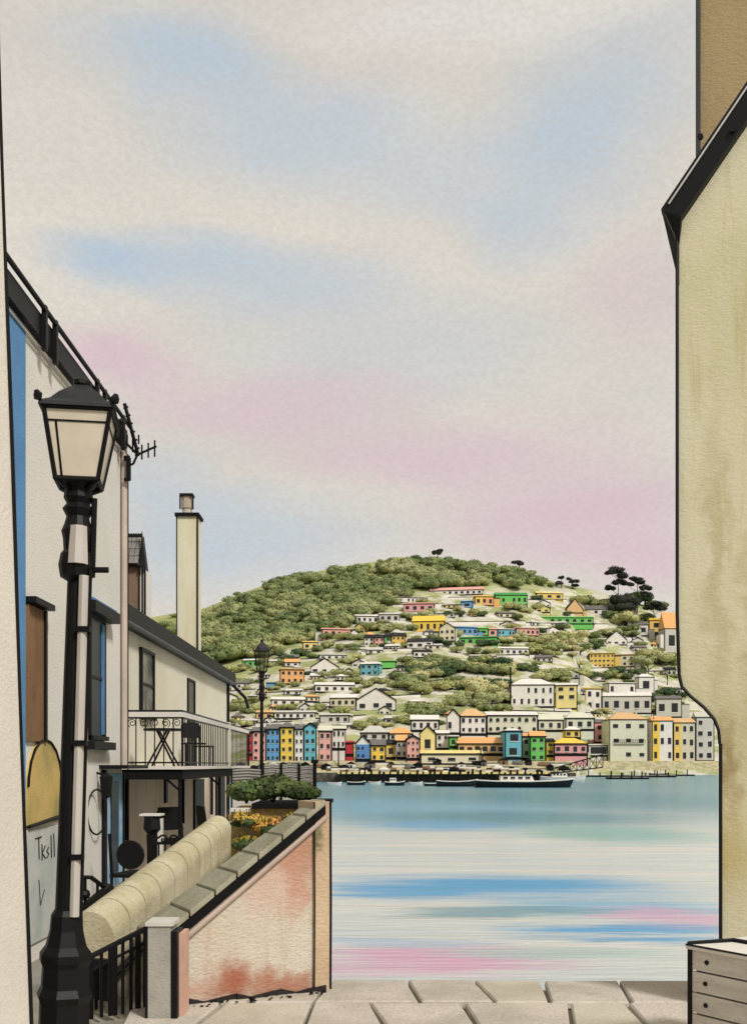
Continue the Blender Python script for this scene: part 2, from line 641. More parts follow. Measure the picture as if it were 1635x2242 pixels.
# waterfront terrace, left
house(540, 553, 1603, 1652, 'red', 'narrow red house at the left end of the waterfront terrace', 'red waterfront house', 'side', rh=8, fl=3, nc=1, Y=352)
house(553, 582, 1601, 1668, 'pink', 'pale pink terrace house right behind the far street lamp post', 'pale pink terrace house', 'side', rh=10, fl=4, nc=2, Y=352)
house(583, 612, 1596, 1669, 'blue', 'tall blue terrace house on the far waterfront beside the yellow one', 'tall blue terrace house', 'side', rh=12, fl=4, nc=3, Y=352, chim=1)
house(614, 643, 1592, 1669, 'yellow', 'tall yellow terrace house between the blue and white ones', 'tall yellow terrace house', 'hip', rh=11, fl=4, nc=2, Y=352)
house(645, 664, 1596, 1670, 'white', 'tall white terrace house with dark windows, left of the teal one', 'tall white terrace house', 'side', rh=12, fl=4, nc=2, Y=352, chim=1)
house(666, 692, 1594, 1671, 'teal', 'tall teal terrace house on the far waterfront', 'teal terrace house', 'gable', rh=9, fl=4, nc=2, Y=352)
house(698, 725, 1600, 1668, 'pink', 'salmon pink terrace house at the right end of the tall row', 'salmon terrace house', 'side', 'sage', rh=12, fl=3, nc=2, Y=352)
house(727, 756, 1596, 1640, 'white', 'white house with a grey roof right of the salmon terrace house', 'white house by the salmon terrace', 'side', 'sage', rh=8, fl=2, nc=3, Y=366)
house(757, 774, 1626, 1653, 'red', 'small bright red kiosk between white and blue waterfront houses', 'red kiosk', 'side', 'red', rh=5, fl=1, nc=0, Y=352, name='kiosk', cat='kiosk')
house(779, 810, 1630, 1664, 'deep_blue', 'blue cottage with a black and white gable by the quay', 'blue gabled cottage', 'gable', 'dark', rh=18, fl=2, nc=3, Y=351, wall2='white')
house(812, 843, 1632, 1667, 'yellow', 'bright yellow cottage beside the blue gabled cottage', 'bright yellow cottage', 'side', 'slate', rh=13, fl=2, nc=2, Y=351)
house(845, 866, 1628, 1660, 'gold', 'small golden cottage in the gap right of the bright yellow cottage', 'golden cottage', 'side', 'dark', rh=8, fl=1, nc=1, Y=358)
house(868, 890, 1622, 1660, 'grey', 'pale grey cottage left of the pink waterfront cottage', 'pale grey cottage', 'side', 'orange', rh=14, fl=2, nc=2, Y=356)
house(890, 918, 1620, 1662, 'pink', 'pink three storey cottage on the quay with black windows', 'pink quay cottage', 'gable', 'dark', rh=8, fl=3, nc=3, Y=351)
house(919, 953, 1608, 1648, 'pale_yellow', 'pale yellow gabled house rising behind the long quay shed', 'pale yellow gabled house', 'gable', 'white', rh=18, fl=1, nc=1, Y=358, win=.4)
house(955, 982, 1606, 1640, 'white', 'white house with black shutters beside the pale yellow gable', 'white shuttered house', 'side', 'white', rh=8, fl=2, nc=2, Y=366)
house(984, 1001, 1613, 1636, 'green', 'small green house wedged behind the long quay shed', 'small green house', 'side', 'grey', rh=4, fl=1, nc=1, Y=362)
house(1002, 1104, 1628, 1652, 'tan', 'long low tan boathouse with orange roof on the waterfront', 'tan boathouse', 'side', 'orange', rh=15, fl=1, nc=6, Y=360, depth=12, name='boathouse', cat='boathouse', win=.62)
house(921, 1056, 1650, 1674, 'cream', 'long cream shed with a flat roof standing on the quay', 'long cream quay shed', 'side', 'pale_yellow', rh=8, fl=1, nc=3, Y=350, depth=9, name='quay_shed', cat='shed', win=.35, wh=.3)
house(1106, 1142, 1600, 1660, 'teal', 'turquoise tower house with two large dark windows', 'turquoise tower house', 'hip', 'white', rh=7, fl=2, nc=1, Y=352, depth=14, win=.5, wh=.5)
house(1143, 1160, 1612, 1662, 'stone', 'narrow stone grey house between the turquoise and green ones', 'narrow grey house', 'side', 'orange', rh=8, fl=2, nc=1, Y=358)
house(1161, 1193, 1612, 1668, 'green', 'tall green house with black windows by the gangway', 'tall green house', 'side', 'orange', rh=12, fl=3, nc=2, Y=352)
house(1196, 1212, 1622, 1655, 'yellow', 'slim yellow house between the green house and the pink one', 'slim yellow house', 'side', 'dark', rh=6, fl=2, nc=1, Y=358)
house(1213, 1285, 1628, 1652, 'rose', 'low pink house with a bright yellow roof above the gangway', 'pink house with yellow roof', 'hip', 'yellow', rh=13, fl=1, nc=4, Y=356, depth=10)
house(1236, 1270, 1598, 1616, 'yellow', 'yellow dormered house behind the pink house', 'yellow dormered house', 'hip', 'white', rh=8, fl=1, nc=2, Y=420)
house(1288, 1328, 1632, 1655, 'white', 'white quayside shelter with a black front left of the cream hotel', 'white quay shelter', 'flat', 'white', rh=3, fl=1, nc=1, Y=620, name='shelter', cat='shelter', win=.8, wh=.6)
house(1334, 1417, 1575, 1668, 'sage', 'large cream three storey hotel with tan roof and black balcony', 'cream hotel with a balcony', 'hip', 'tan', rh=17, fl=3, nc=3, Y=615, depth=22, name='hotel', cat='hotel', win=.42, wh=.3, balcony=True, chim=2)
house(1427, 1472, 1578, 1668, 'white', 'white house with a bright yellow bay beside the cream hotel', 'white house with yellow bay', 'side', 'orange', rh=10, fl=3, nc=3, Y=618, wall2='yellow')
house(1474, 1521, 1582, 1668, 'stone', 'stone coloured harbour house near the right hand wall', 'stone harbour house', 'side', 'tan', rh=10, fl=3, nc=3, Y=618, wall2='gold')
house(1523, 1562, 1570, 1666, 'grey', 'pale grey boathouse half hidden by the near wall', 'pale grey corner house', 'side', 'grey', rh=12, fl=4, nc=2, Y=620)
house(1300, 1332, 1582, 1625, 'rose', 'dusky pink house peeping out left of the cream hotel', 'dusky pink house', 'side', 'slate', rh=8, fl=2, nc=1, Y=640)
# second row
house(978, 1006, 1570, 1606, 'white', 'white gable end joined to the tan roofed villa', 'white gable end', 'gable', 'tan', rh=16, fl=1, nc=2, Y=385)
house(1007, 1064, 1568, 1608, 'white', 'white villa with a broad tan hipped roof above the boathouse', 'tan roofed white villa', 'hip', 'tan', rh=17, fl=2, nc=4, Y=386, yaw=6)
house(1066, 1176, 1566, 1606, 'sage', 'long pale villa with arched windows above the turquoise house', 'long arched window villa', 'side', 'white', rh=10, fl=2, nc=7, Y=392, depth=12, arched=True)
house(1178, 1232, 1576, 1600, 'sage', 'sage green cottage right of the long arched window villa', 'sage cottage', 'side', 'sage', rh=14, fl=1, nc=3, Y=430)
house(1238, 1300, 1572, 1598, 'sage', 'pale green roofed house left of the dusky pink house', 'pale green roofed house', 'hip', 'sage', rh=15, fl=1, nc=3, Y=440)
house(1118, 1212, 1499, 1548, 'white', 'white two storey terrace with a long black verandah and yellow band', 'white verandah terrace', 'hip', 'white', rh=15, fl=2, nc=6, depth=14, balcony=False, win=.34)
house(1216, 1262, 1500, 1552, 'pale_yellow', 'pale yellow house joined to the white verandah terrace', 'pale yellow hillside house', 'side', 'white', rh=6, fl=3, nc=2)
house(1264, 1316, 1508, 1556, 'white', 'white house with gold painted bay right of the pale yellow house', 'white house with gold bay', 'flat', 'gold', rh=3, fl=2, nc=3, wall2='gold')
house(1318, 1424, 1524, 1562, 'grey', 'wide grey building standing directly behind the cream hotel roof', 'wide grey building', 'side', 'white', rh=9, fl=1, nc=5)
house(1397, 1431, 1482, 1518, 'white', 'white square tower with one dark window above the grey building', 'white tower', 'hip', 'white', rh=8, fl=1, nc=1, name='tower_house')
house(1330, 1392, 1496, 1522, 'white', 'white flat roofed house left of the white tower', 'white flat roofed house', 'flat', 'white', rh=2, fl=1, nc=4)
house(1436, 1490, 1530, 1570, 'grey', 'grey house among dark shrubs beside the right hand wall', 'grey house in the shrubs', 'side', 'slate', rh=8, fl=1, nc=2)
# hillside, right
house(1290, 1344, 1431, 1462, 'gold', 'golden hotel with three rows of small windows on the hill', 'golden hillside hotel', 'flat', 'gold', rh=2, fl=3, nc=6, yaw=-8, name='hotel', cat='hotel', win=.5, wh=.35)
house(1345, 1388, 1434, 1460, 'stone', 'grey stone wing joined to the golden hillside hotel', 'grey stone wing', 'flat', 'ochre', rh=2, fl=2, nc=3)
house(1326, 1372, 1402, 1412, 'white', 'white chalet with a steep black gable below the pines', 'white black gabled chalet', 'gable', 'dark', rh=20, fl=1, nc=3)
house(1421, 1452, 1358, 1400, 'gold', 'gold and grey house near the right hand wall under the pines', 'gold and grey house', 'flat', 'yellow', rh=5, fl=2, nc=1)
house(1454, 1486, 1376, 1430, 'grey', 'grey house with a steep orange roof against the right hand wall', 'orange roofed grey house', 'side', 'orange', rh=38, fl=1, nc=1, depth=14)
house(1376, 1418, 1368, 1392, 'white', 'white house in the shade of the dark pines', 'white house under the pines', 'side', 'slate', rh=9, fl=1, nc=2)
house(1240, 1276, 1334, 1342, 'tan', 'tan timber gable with a tiny black window high on the hill', 'tan timber gable', 'gable', 'dark', rh=22, fl=1, nc=0)
house(1280, 1346, 1334, 1346, 'white', 'long white bungalow with a dark roof right of the tan gable', 'white bungalow with dark roof', 'side', 'slate', rh=11, fl=1, nc=4)
house(1184, 1298, 1352, 1366, 'green', 'long low light green roofed building below the tan gable', 'long light green building', 'side', 'green', rh=4, fl=1, nc=7, depth=8)
house(1174, 1232, 1299, 1313, 'gold', 'golden bungalow with black window high near the ridge', 'golden ridge bungalow', 'side', 'pale_yellow', rh=6, fl=1, nc=3)
house(1084, 1154, 1303, 1324, 'green', 'bright green long house with a black roof near the ridge', 'bright green long house', 'side', 'deep_green', rh=8, fl=1, nc=6)
house(1040, 1080, 1306, 1326, 'orange', 'orange and yellow house left of the bright green long house', 'orange ridge house', 'side', 'gold', rh=5, fl=1, nc=3, wall2='yellow')
house(1009, 1034, 1317, 1332, 'blue', 'small blue house below the pink ridge terrace', 'small blue ridge house', 'flat', 'blue', rh=2, fl=1, nc=1)
house(940, 1056, 1292, 1303, 'white', 'long white terrace with a pink roof just under the ridge', 'pink roofed ridge terrace', 'side', 'pink', rh=8, fl=1, nc=9, depth=8)
house(862, 936, 1308, 1320, 'white', 'long white bungalow with round windows near the left ridge woods', 'white bungalow by the woods', 'side', 'grey', rh=4, fl=1, nc=8)
house(883, 950, 1322, 1340, 'rose', 'pink house with a flat black roof on the upper hill', 'pink flat roofed house', 'flat', 'pink', rh=3, fl=1, nc=4)
house(780, 828, 1349, 1364, 'white', 'white house below the woods with a black roof line', 'white house below the woods', 'side', 'white', rh=6, fl=1, nc=4)
house(830, 874, 1345, 1362, 'grey', 'grey house right of the white one below the woods', 'grey upper hill house', 'side', 'grey', rh=6, fl=1, nc=3)
house(902, 972, 1360, 1384, 'yellow', 'wide yellow roofed house left of the cream gabled cottage', 'wide yellow house', 'side', 'yellow', rh=14, fl=1, nc=5)
house(961, 996, 1376, 1404, 'cream', 'cream gabled cottage with six small windows mid hill', 'cream gabled cottage', 'gable', 'cream', rh=12, fl=2, nc=3)
house(999, 1046, 1374, 1392, 'blue', 'blue roofed long house right of the cream gabled cottage', 'blue long house', 'side', 'blue', rh=5, fl=1, nc=4)
house(1048, 1068, 1376, 1392, 'green', 'green cottage between the blue long house and the pink cottage', 'green cottage', 'side', 'green', rh=4, fl=1, nc=1)
house(1069, 1088, 1378, 1394, 'pink', 'little pink cottage right of the green cottage', 'little pink cottage', 'side', 'pink', rh=4, fl=1, nc=1)
house(1089, 1128, 1378, 1394, 'teal', 'pale blue terrace between the little pink cottage and the pink hall', 'pale blue terrace', 'side', 'white', rh=4, fl=1, nc=5)
house(1129, 1182, 1376, 1392, 'pink', 'long pink house at the right end of the coloured mid hill row', 'pink hall', 'side', 'pink', rh=4, fl=1, nc=5)
house(1005, 1088, 1396, 1412, 'green', 'green long house under the blue one in the middle of the hill', 'mid green long house', 'side', 'deep_green', rh=5, fl=1, nc=5)
house(1092, 1158, 1420, 1434, 'white', 'low white house with a long fence on the middle of the hill', 'low white mid hill house', 'side', 'white', rh=6, fl=1, nc=5)
house(1030, 1086, 1436, 1448, 'white', 'low white cottage just above the dark green copse', 'white cottage above the copse', 'side', 'grey', rh=5, fl=1, nc=4)
house(797, 819, 1396, 1414, 'white', 'white end house of the four colour row on the left hill', 'white end of the colour row', 'side', 'dark', rh=8, fl=2, nc=2)
house(820, 841, 1396, 1415, 'pink', 'pink house of the four colour row on the left hill', 'pink house of the colour row', 'side', 'dark', rh=8, fl=2, nc=2)
house(842, 856, 1394, 1414, 'green', 'narrow green house of the four colour row on the left hill', 'green house of the colour row', 'side', 'dark', rh=8, fl=2, nc=1)
house(857, 886, 1392, 1414, 'gold', 'gold house closing the four colour row on the left hill', 'gold house of the colour row', 'side', 'dark', rh=8, fl=2, nc=3)
house(890, 948, 1404, 1420, 'white', 'white house with a heavy black roof right of the colour row', 'black roofed white house', 'side', 'dark', rh=9, fl=1, nc=3)
house(706, 768, 1378, 1396, 'pink', 'pink house at the edge of the woods with orange wall foot', 'pink house by the woods', 'side', 'pink', rh=5, fl=1, nc=4)
house(664, 696, 1406, 1424, 'pale_yellow', 'pale yellow cottage under the woods', 'pale yellow wood cottage', 'side', 'gold', rh=4, fl=1, nc=2)
house(639, 656, 1424, 1440, 'green', 'tiny bright green cottage with black roof at the wood edge', 'tiny green cottage', 'side', 'dark', rh=3, fl=1, nc=1)
house(530, 566, 1446, 1462, 'green', 'green and white cottage left of the far street lamp', 'green cottage by the lamp', 'side', 'white', rh=5, fl=1, nc=3)
house(614, 666, 1466, 1498, 'orange', 'orange two storey house with black railings on the left hill', 'orange two storey house', 'flat', 'tan', rh=3, fl=2, nc=4)
house(584, 602, 1495, 1509, 'blue', 'tiny blue hut just right of the far street lamp', 'tiny blue hut', 'flat', 'blue', rh=1, fl=1, nc=0)
house(788, 829, 1454, 1480, 'teal', 'light blue house with small black windows mid left hill', 'light blue house', 'side', 'white', rh=6, fl=2, nc=3, yaw=-14)
house(830, 866, 1448, 1464, 'green', 'bright green shed joined to the light blue house', 'green shed by the blue house', 'flat', 'green', rh=2, fl=1, nc=0)
house(680, 742, 1462, 1474, 'white', 'white house with a wide black edged gable on the left hill', 'white wide gabled house', 'gable', 'white', rh=20, fl=1, nc=3)
house(780, 866, 1534, 1556, 'white', 'big white gabled hall with two black openings above the town', 'big white gabled hall', 'gable', 'white', rh=26, fl=1, nc=3, yaw=-4)
house(722, 779, 1528, 1548, 'cream', 'cream wing with tan panels joined to the white gabled hall', 'cream wing', 'side', 'white', rh=10, fl=1, nc=4)
house(690, 776, 1500, 1516, 'white', 'long white house with a sloping roof above the cream wing', 'long white sloping house', 'side', 'white', rh=8, fl=1, nc=5)
house(595, 668, 1532, 1545, 'white', 'low white building with black streaked roof right of the lamp', 'low white building', 'side', 'white', rh=8, fl=1, nc=4)
house(600, 690, 1560, 1574, 'white', 'white flat building directly above the yellow terrace house', 'white flat building', 'side', 'grey', rh=6, fl=1, nc=6)
house(700, 764, 1566, 1584, 'grey', 'pale grey building above the salmon terrace house', 'pale grey building', 'flat', 'white', rh=4, fl=1, nc=4)
house(790, 850, 1604, 1622, 'grey', 'grey roofed house rising behind the blue gabled cottage', 'grey roofed quay house', 'hip', 'grey', rh=16, fl=1, nc=3, Y=380)
house(852, 902, 1606, 1622, 'white', 'white house with an orange hipped roof behind the pink cottage', 'orange hipped house', 'hip', 'orange', rh=14, fl=1, nc=3, Y=380)
house(900, 960, 1576, 1600, 'white', 'white house with a long sloping roof left of the white gable end', 'white sloping roofed house', 'side', 'white', rh=12, fl=1, nc=4, Y=400)
house(905, 945, 1426, 1440, 'white', 'white bungalow between two rows below the colour row', 'white bungalow below the colour row', 'side', 'dark', rh=6, fl=1, nc=3)
house(560, 600, 1560, 1574, 'tan', 'tan cottage behind the far lamp post above the blue terrace house', 'tan cottage by the lamp', 'side', 'tan', rh=6, fl=1, nc=2)
house(700, 758, 1434, 1444, 'white', 'narrow white house above the wide gabled house', 'narrow white hill house', 'side', 'grey', rh=5, fl=1, nc=4)
house(895, 930, 1536, 1548, 'white', 'small white hut in the trees right of the gabled hall', 'small white hut', 'hip', 'white', rh=5, fl=1, nc=2)
# white filler houses, labelled by their neighbours
fill = []
tn0 = set()
for (px, pb, wd, hh_) in [(505, 1540, 30, 14), (530, 1508, 26, 12), (545, 1590, 34, 12), (640, 1448, 26, 9), (760, 1420, 32, 9), (690, 1490, 22, 10),
                          (750, 1490, 30, 9), (700, 1555, 40, 9), (880, 1470, 24, 9), (950, 1422, 34, 9), (975, 1352, 40, 9), (1110, 1352, 40, 9), (1190, 1330, 30, 9),
                          (1250, 1420, 40, 9), (1190, 1450, 36, 10), (1400, 1430, 30, 12), (1250, 1485, 34, 10), (1370, 1480, 40, 12), (1465, 1480, 26, 14), (1450, 1450, 24, 12),
                          (860, 1585, 36, 12), (760, 1598, 26, 10), (1180, 1408, 28, 9), (820, 1432, 34, 9), (1300, 1396, 26, 9), (640, 1522, 36, 10), (570, 1530, 24, 10),
                          (940, 1392, 24, 9), (1210, 1388, 30, 8), (1395, 1412, 24, 10), (1480, 1520, 22, 12), (840, 1520, 30, 9)]:
    near = min(FAR, key=lambda q: abs(q[0] - px) + 1.6 * abs(q[1] - pb))
    rel = ('just left of' if px < near[0] - 12 else 'just right of' if px > near[0] + 12 else 'right above' if pb < near[1] else 'right below')
    lbs_ = 'small white cottage ' + rel + ' the ' + near[2]
    if any(q[4] == lbs_ for q in fill):
        rel += ' and lower down,' if pb > [q for q in fill if q[4] == lbs_][0][1] else ' and higher up,'
    fill.append((px, pb, wd, hh_, 'small white cottage ' + rel + ' the ' + near[2], near[2]))
for (px, pb, wd, hh_, lb, sh) in fill:
    house(px - wd / 2, px + wd / 2, pb - hh_, pb, random.choice(['white', 'white', 'grey', 'cream']), lb.replace('small white', 'small pale'), 'pale cottage by the ' + ' '.join(sh.replace('pale cottage by the ', '').split()[:3]),
          random.choice(['side', 'side', 'gable', 'hip']), random.choice(['white', 'grey', 'slate', 'dark']), rh=random.uniform(4, 8), fl=1, nc=random.choice([2, 3]), yaw=random.uniform(-14, 14), name='cottage')

tries = 0
extra = 0
while extra < 44 and tries < 4000:
    tries += 1
    px = random.uniform(520, 1480)
    pb = random.uniform(max(woodb(px) + 22, 1330), 1598)
    if 880 < px < 1110 and 1445 < pb < 1560:
        continue
    wd, hh_ = random.uniform(16, 34), random.uniform(7, 11)
    if any(abs(q[0] - px) < (q[3] + wd) * .42 and abs(q[1] + 5 - pb) < 8 for q in FAR):
        continue
    near = min([q for q in FAR if not q[2].startswith('pale cottage')], key=lambda q: abs(q[0] - px) + 1.6 * abs(q[1] - pb))
    rc_ = random.choice(['dark', 'grey', 'white', 'orange', 'slate'])
    wc_ = random.choice(['white', 'white', 'grey', 'cream', 'pale_yellow'])
    rel = ('left of' if px < near[0] - 12 else 'right of' if px > near[0] + 12 else 'above' if pb < near[1] else 'below')
    lb = f"little {wc_.replace('_', ' ')} house with {rc_} roof {rel} the {near[2]}"
    if lb in tn0:
        continue
    tn0.add(lb)
    extra += 1
    house(px - wd / 2, px + wd / 2, pb - hh_, pb, wc_, lb, 'pale cottage by the ' + ' '.join(near[2].split()[:3]), random.choice(['side', 'gable', 'hip']), rc_,
          rh=random.uniform(5, 9), fl=1, nc=random.choice([2, 3]), yaw=random.uniform(-30, 30), name='cottage')

# ------------------------------------------------------------------ foliage
def leaf_cloud(n, R3, size, lobes=7, seed=1, core=True, flat=.0):
    g = np.random.default_rng(seed)
    R3 = np.array(R3)
    c = g.normal(size=(lobes, 3))
    c /= np.linalg.norm(c, axis=1)[:, None]
    c[:, 2] = np.abs(c[:, 2]) * .8 - .15
    c *= R3 * .52
    rl = g.uniform(.42, .6, lobes)
    k = g.integers(0, lobes, n)
    d = g.normal(size=(n, 3))
    d /= np.linalg.norm(d, axis=1)[:, None]
    d[:, 2] = np.where(d[:, 2] < -.3, -d[:, 2], d[:, 2])
    p = c[k] + d * (rl[k] * g.uniform(.75, 1.05, n))[:, None] * R3
    a_ = g.normal(size=(n, 3))
    a_ /= np.linalg.norm(a_, axis=1)[:, None]
    nn = d + a_ * .4
    nn /= np.linalg.norm(nn, axis=1)[:, None]
    u = np.cross(nn, g.normal(size=(n, 3)))
    u /= np.linalg.norm(u, axis=1)[:, None]
    v = np.cross(nn, u)
    s = size * g.uniform(.6, 1.3, n)[:, None]
    q = np.stack([p - u * s, p + v * s * .75, p + u * s, p - v * s * .75], 1).reshape(-1, 3)
    f = np.arange(n * 4).reshape(-1, 4)
    if core:
        cv, cf = [], []
        for i in range(lobes):
            o_ = len(cv)
            for a0 in range(5):
                th = math.pi * a0 / 4
                for b0 in range(6):
                    ph = math.pi * 2 * b0 / 6
                    cv.append(c[i] + R3 * rl[i] * .78 * np.array([math.sin(th) * math.cos(ph), math.sin(th) * math.sin(ph), math.cos(th)]))
            for a0 in range(4):
                for b0 in range(6):
                    cf.append([o_ + a0 * 6 + b0, o_ + a0 * 6 + (b0 + 1) % 6, o_ + (a0 + 1) * 6 + (b0 + 1) % 6, o_ + (a0 + 1) * 6 + b0])
        f = np.vstack([f, np.array(cf) + len(q)])
        q = np.vstack([q, np.array(cv)])
    return q, f


def np_mesh(name, q, f, m):
    me = bpy.data.meshes.new(name)
    me.vertices.add(len(q))
    me.vertices.foreach_set('co', q.astype(np.float32).ravel())
    me.loops.add(f.size)
    me.loops.foreach_set('vertex_index', f.astype(np.int32).ravel())
    me.polygons.add(len(f))
    me.polygons.foreach_set('loop_start', np.arange(0, f.size, 4, dtype=np.int32))
    me.polygons.foreach_set('loop_total', np.full(len(f), 4, dtype=np.int32))
    me.materials.append(m)
    me.update()
    me.validate()
    return me


CR = {}
for nm, mt in (('olive', LEAF), ('dark', LEAFD)):
    CR[nm] = [np_mesh('crown', *leaf_cloud(420, (1, 1, .8), .085, 7, 20 + i), mt) for i in range(4)]
tr = MB()
tr.tube([(0, 0, -.4), (0, 0, .1), (.03, 0, .75)], [.11, .08, .05], 6)
for k_ in range(4):
    a_ = k_ * 1.6
    tr.tube([(0, 0, .35), (.25 * math.cos(a_), .25 * math.sin(a_), .7)], [.045, .02], 5)
TRUNK = bpy.data.meshes.new('trunk')
TRUNK.from_pydata(tr.v, [], tr.f)
TRUNK.materials.append(BARK)

# the wood on the left of the hill: one mass nobody could count
protos = [leaf_cloud(330, (1, 1, .62), .085, 8, 60 + i) for i in range(6)]
Q, Fc, base_i = [], [], 0
cnt = 0
while cnt < 860:
    px = rng.uniform(330, 1235) if cnt < 560 else rng.uniform(1610, 2500)
    top, bot = ridge(px) + 3, woodb(px)
    if bot - top < 6:
        continue
    if rng.random() > (bot - top) / 130:
        continue
    py = rng.uniform(top, bot)
    Yw = Yof(px, py)
    c0 = P(px, py, Yw)
    s = rng.uniform(7.0, 12.5)
    if py < top + 14:
        s *= .5
    q, f = protos[int(rng.integers(6))]
    a_ = rng.uniform(0, 6.28)
    rot = np.array([[math.cos(a_), -math.sin(a_), 0], [math.sin(a_), math.cos(a_), 0], [0, 0, 1]])
    Q.append(q @ rot.T * s + np.array(c0) + np.array([0, 0, s * .35]))
    Fc.append(f + base_i)
    base_i += len(q)
    cnt += 1
WLEAF = foliage('wood_foliage', lin(142, 148, 96), lin(98, 112, 70), lin(172, 170, 120), .06)
wo = bpy.data.objects.new('hill_wood', np_mesh('hill_wood', np.vstack(Q), np.vstack(Fc), WLEAF))
COL.objects.link(wo)
wo['kind'] = 'stuff'
tag(wo, 'olive green wood covering the upper part of the far hill', 'wood')

TREES = []


def tree(px, pb, wpx, hpx, kind='olive', Y=None, label=None, name='tree'):
    Yd = Y or Yof(px, pb)
    TREES.append((px, pb, wpx, hpx, kind, Yd, label, name))


def cluster(px0, px1, py0, py1, n, w0, w1, kind='olive'):
    for i in range(n):
        px = px0 + (px1 - px0) * (i + random.uniform(.2, .8)) / n
        w_ = random.uniform(w0, w1)
        tree(px, random.uniform(py0, py1), w_, w_ * random.uniform(.7, .95), random.choice([kind, kind, 'olive' if kind == 'dark' else kind]))


for c_ in [(890, 1110, 1470, 1486, 9, 28, 44, 'dark'), (870, 1110, 1495, 1512, 9, 26, 40, 'dark'), (960, 1110, 1452, 1462, 5, 22, 30), (880, 1000, 1448, 1462, 5, 22, 32),
           (985, 1112, 1520, 1536, 6, 28, 38), (890, 1110, 1545, 1560, 8, 24, 36), (1185, 1300, 1398, 1412, 6, 26, 38), (1200, 1310, 1412, 1424, 5, 22, 34),
           (1168, 1285, 1478, 1492, 5, 28, 42), (1285, 1395, 1476, 1490, 6, 26, 34, 'dark'), (1385, 1480, 1440, 1462, 4, 36, 50, 'olive'), (1420, 1485, 1500, 1560, 5, 22, 32, 'dark'),
           (795, 872, 1376, 1388, 4, 22, 30), (876, 960, 1348, 1360, 4, 20, 28), (690, 780, 1420, 1432, 4, 20, 26), (600, 690, 1436, 1450, 4, 18, 26, 'dark'),
           (500, 570, 1468, 1476, 3, 18, 26), (503, 548, 1496, 1506, 2, 24, 32), (505, 575, 1556, 1566, 3, 28, 36), (500, 552, 1586, 1592, 2, 18, 24, 'dark'),
           (600, 700, 1548, 1558, 4, 18, 26), (695, 770, 1556, 1566, 3, 20, 26), (700, 782, 1480, 1490, 3, 20, 28), (770, 875, 1496, 1506, 5, 20, 28),
           (1085, 1182, 1404, 1412, 5, 16, 22), (1100, 1185, 1334, 1344, 4, 20, 28), (1255, 1335, 1322, 1330, 4, 22, 30), (975, 1066, 1344, 1352, 4, 16, 22, 'dark'),
           (600, 660, 1500, 1510, 2, 18, 24), (860, 930, 1400, 1402, 2, 14, 18), (900, 990, 1560, 1572, 4, 22, 30, 'dark'), (780, 850, 1586, 1598, 3, 22, 30),
           (560, 640, 1452, 1460, 3, 16, 22), (1180, 1260, 1436, 1444, 3, 18, 26), (1110, 1180, 1465, 1476, 3, 22, 30, 'dark'), (1330, 1420, 1352, 1372, 4, 24, 34, 'dark'),
           (1210, 1330, 1586, 1600, 4, 14, 20), (990, 1110, 1425, 1436, 4, 18, 24), (620, 700, 1512, 1520, 3, 16, 22), (1300, 1330, 1560, 1570, 2, 16, 22)]:
    cluster(*c_)
for c_ in [(900, 1110, 1462, 1470, 7, 30, 44, 'dark'), (880, 1115, 1508, 1524, 7, 30, 44, 'olive'), (1000, 1112, 1534, 1548, 5, 30, 40, 'olive'),
           (1150, 1290, 1424, 1434, 5, 26, 36, 'olive'), (930, 1100, 1408, 1418, 5, 20, 28, 'dark'), (640, 760, 1396, 1410, 4, 22, 30, 'olive'),
           (505, 600, 1430, 1444, 4, 26, 36, 'olive'), (760, 800, 1440, 1456, 2, 20, 28, 'olive'), (865, 960, 1484, 1496, 4, 26, 36, 'olive'),
           (1310, 1390, 1386, 1396, 3, 24, 32, 'olive'), (1350, 1440, 1312, 1350, 5, 26, 36, 'dark'), (600, 780, 1590, 1596, 5, 12, 18, 'dark'),
           (780, 990, 1622, 1630, 6, 11, 16, 'dark'), (1190, 1320, 1606, 1614, 4, 14, 20, 'dark'), (870, 975, 1584, 1596, 4, 20, 28, 'dark')]:
    cluster(*c_)
for q in list(FAR):
    if q[1] < 1560 and random.random() < .62:
        w_ = random.uniform(13, 24)
        tree(q[0] + random.choice([-1, 1]) * q[3] * random.uniform(.3, .6), q[1] + random.uniform(8, 15), w_, w_ * .8, random.choice(['olive', 'olive', 'dark']))
tree(1368, 1372, 42, 44, 'olive', label='round light green tree left of the gold and grey house under the pines', name='round_tree')

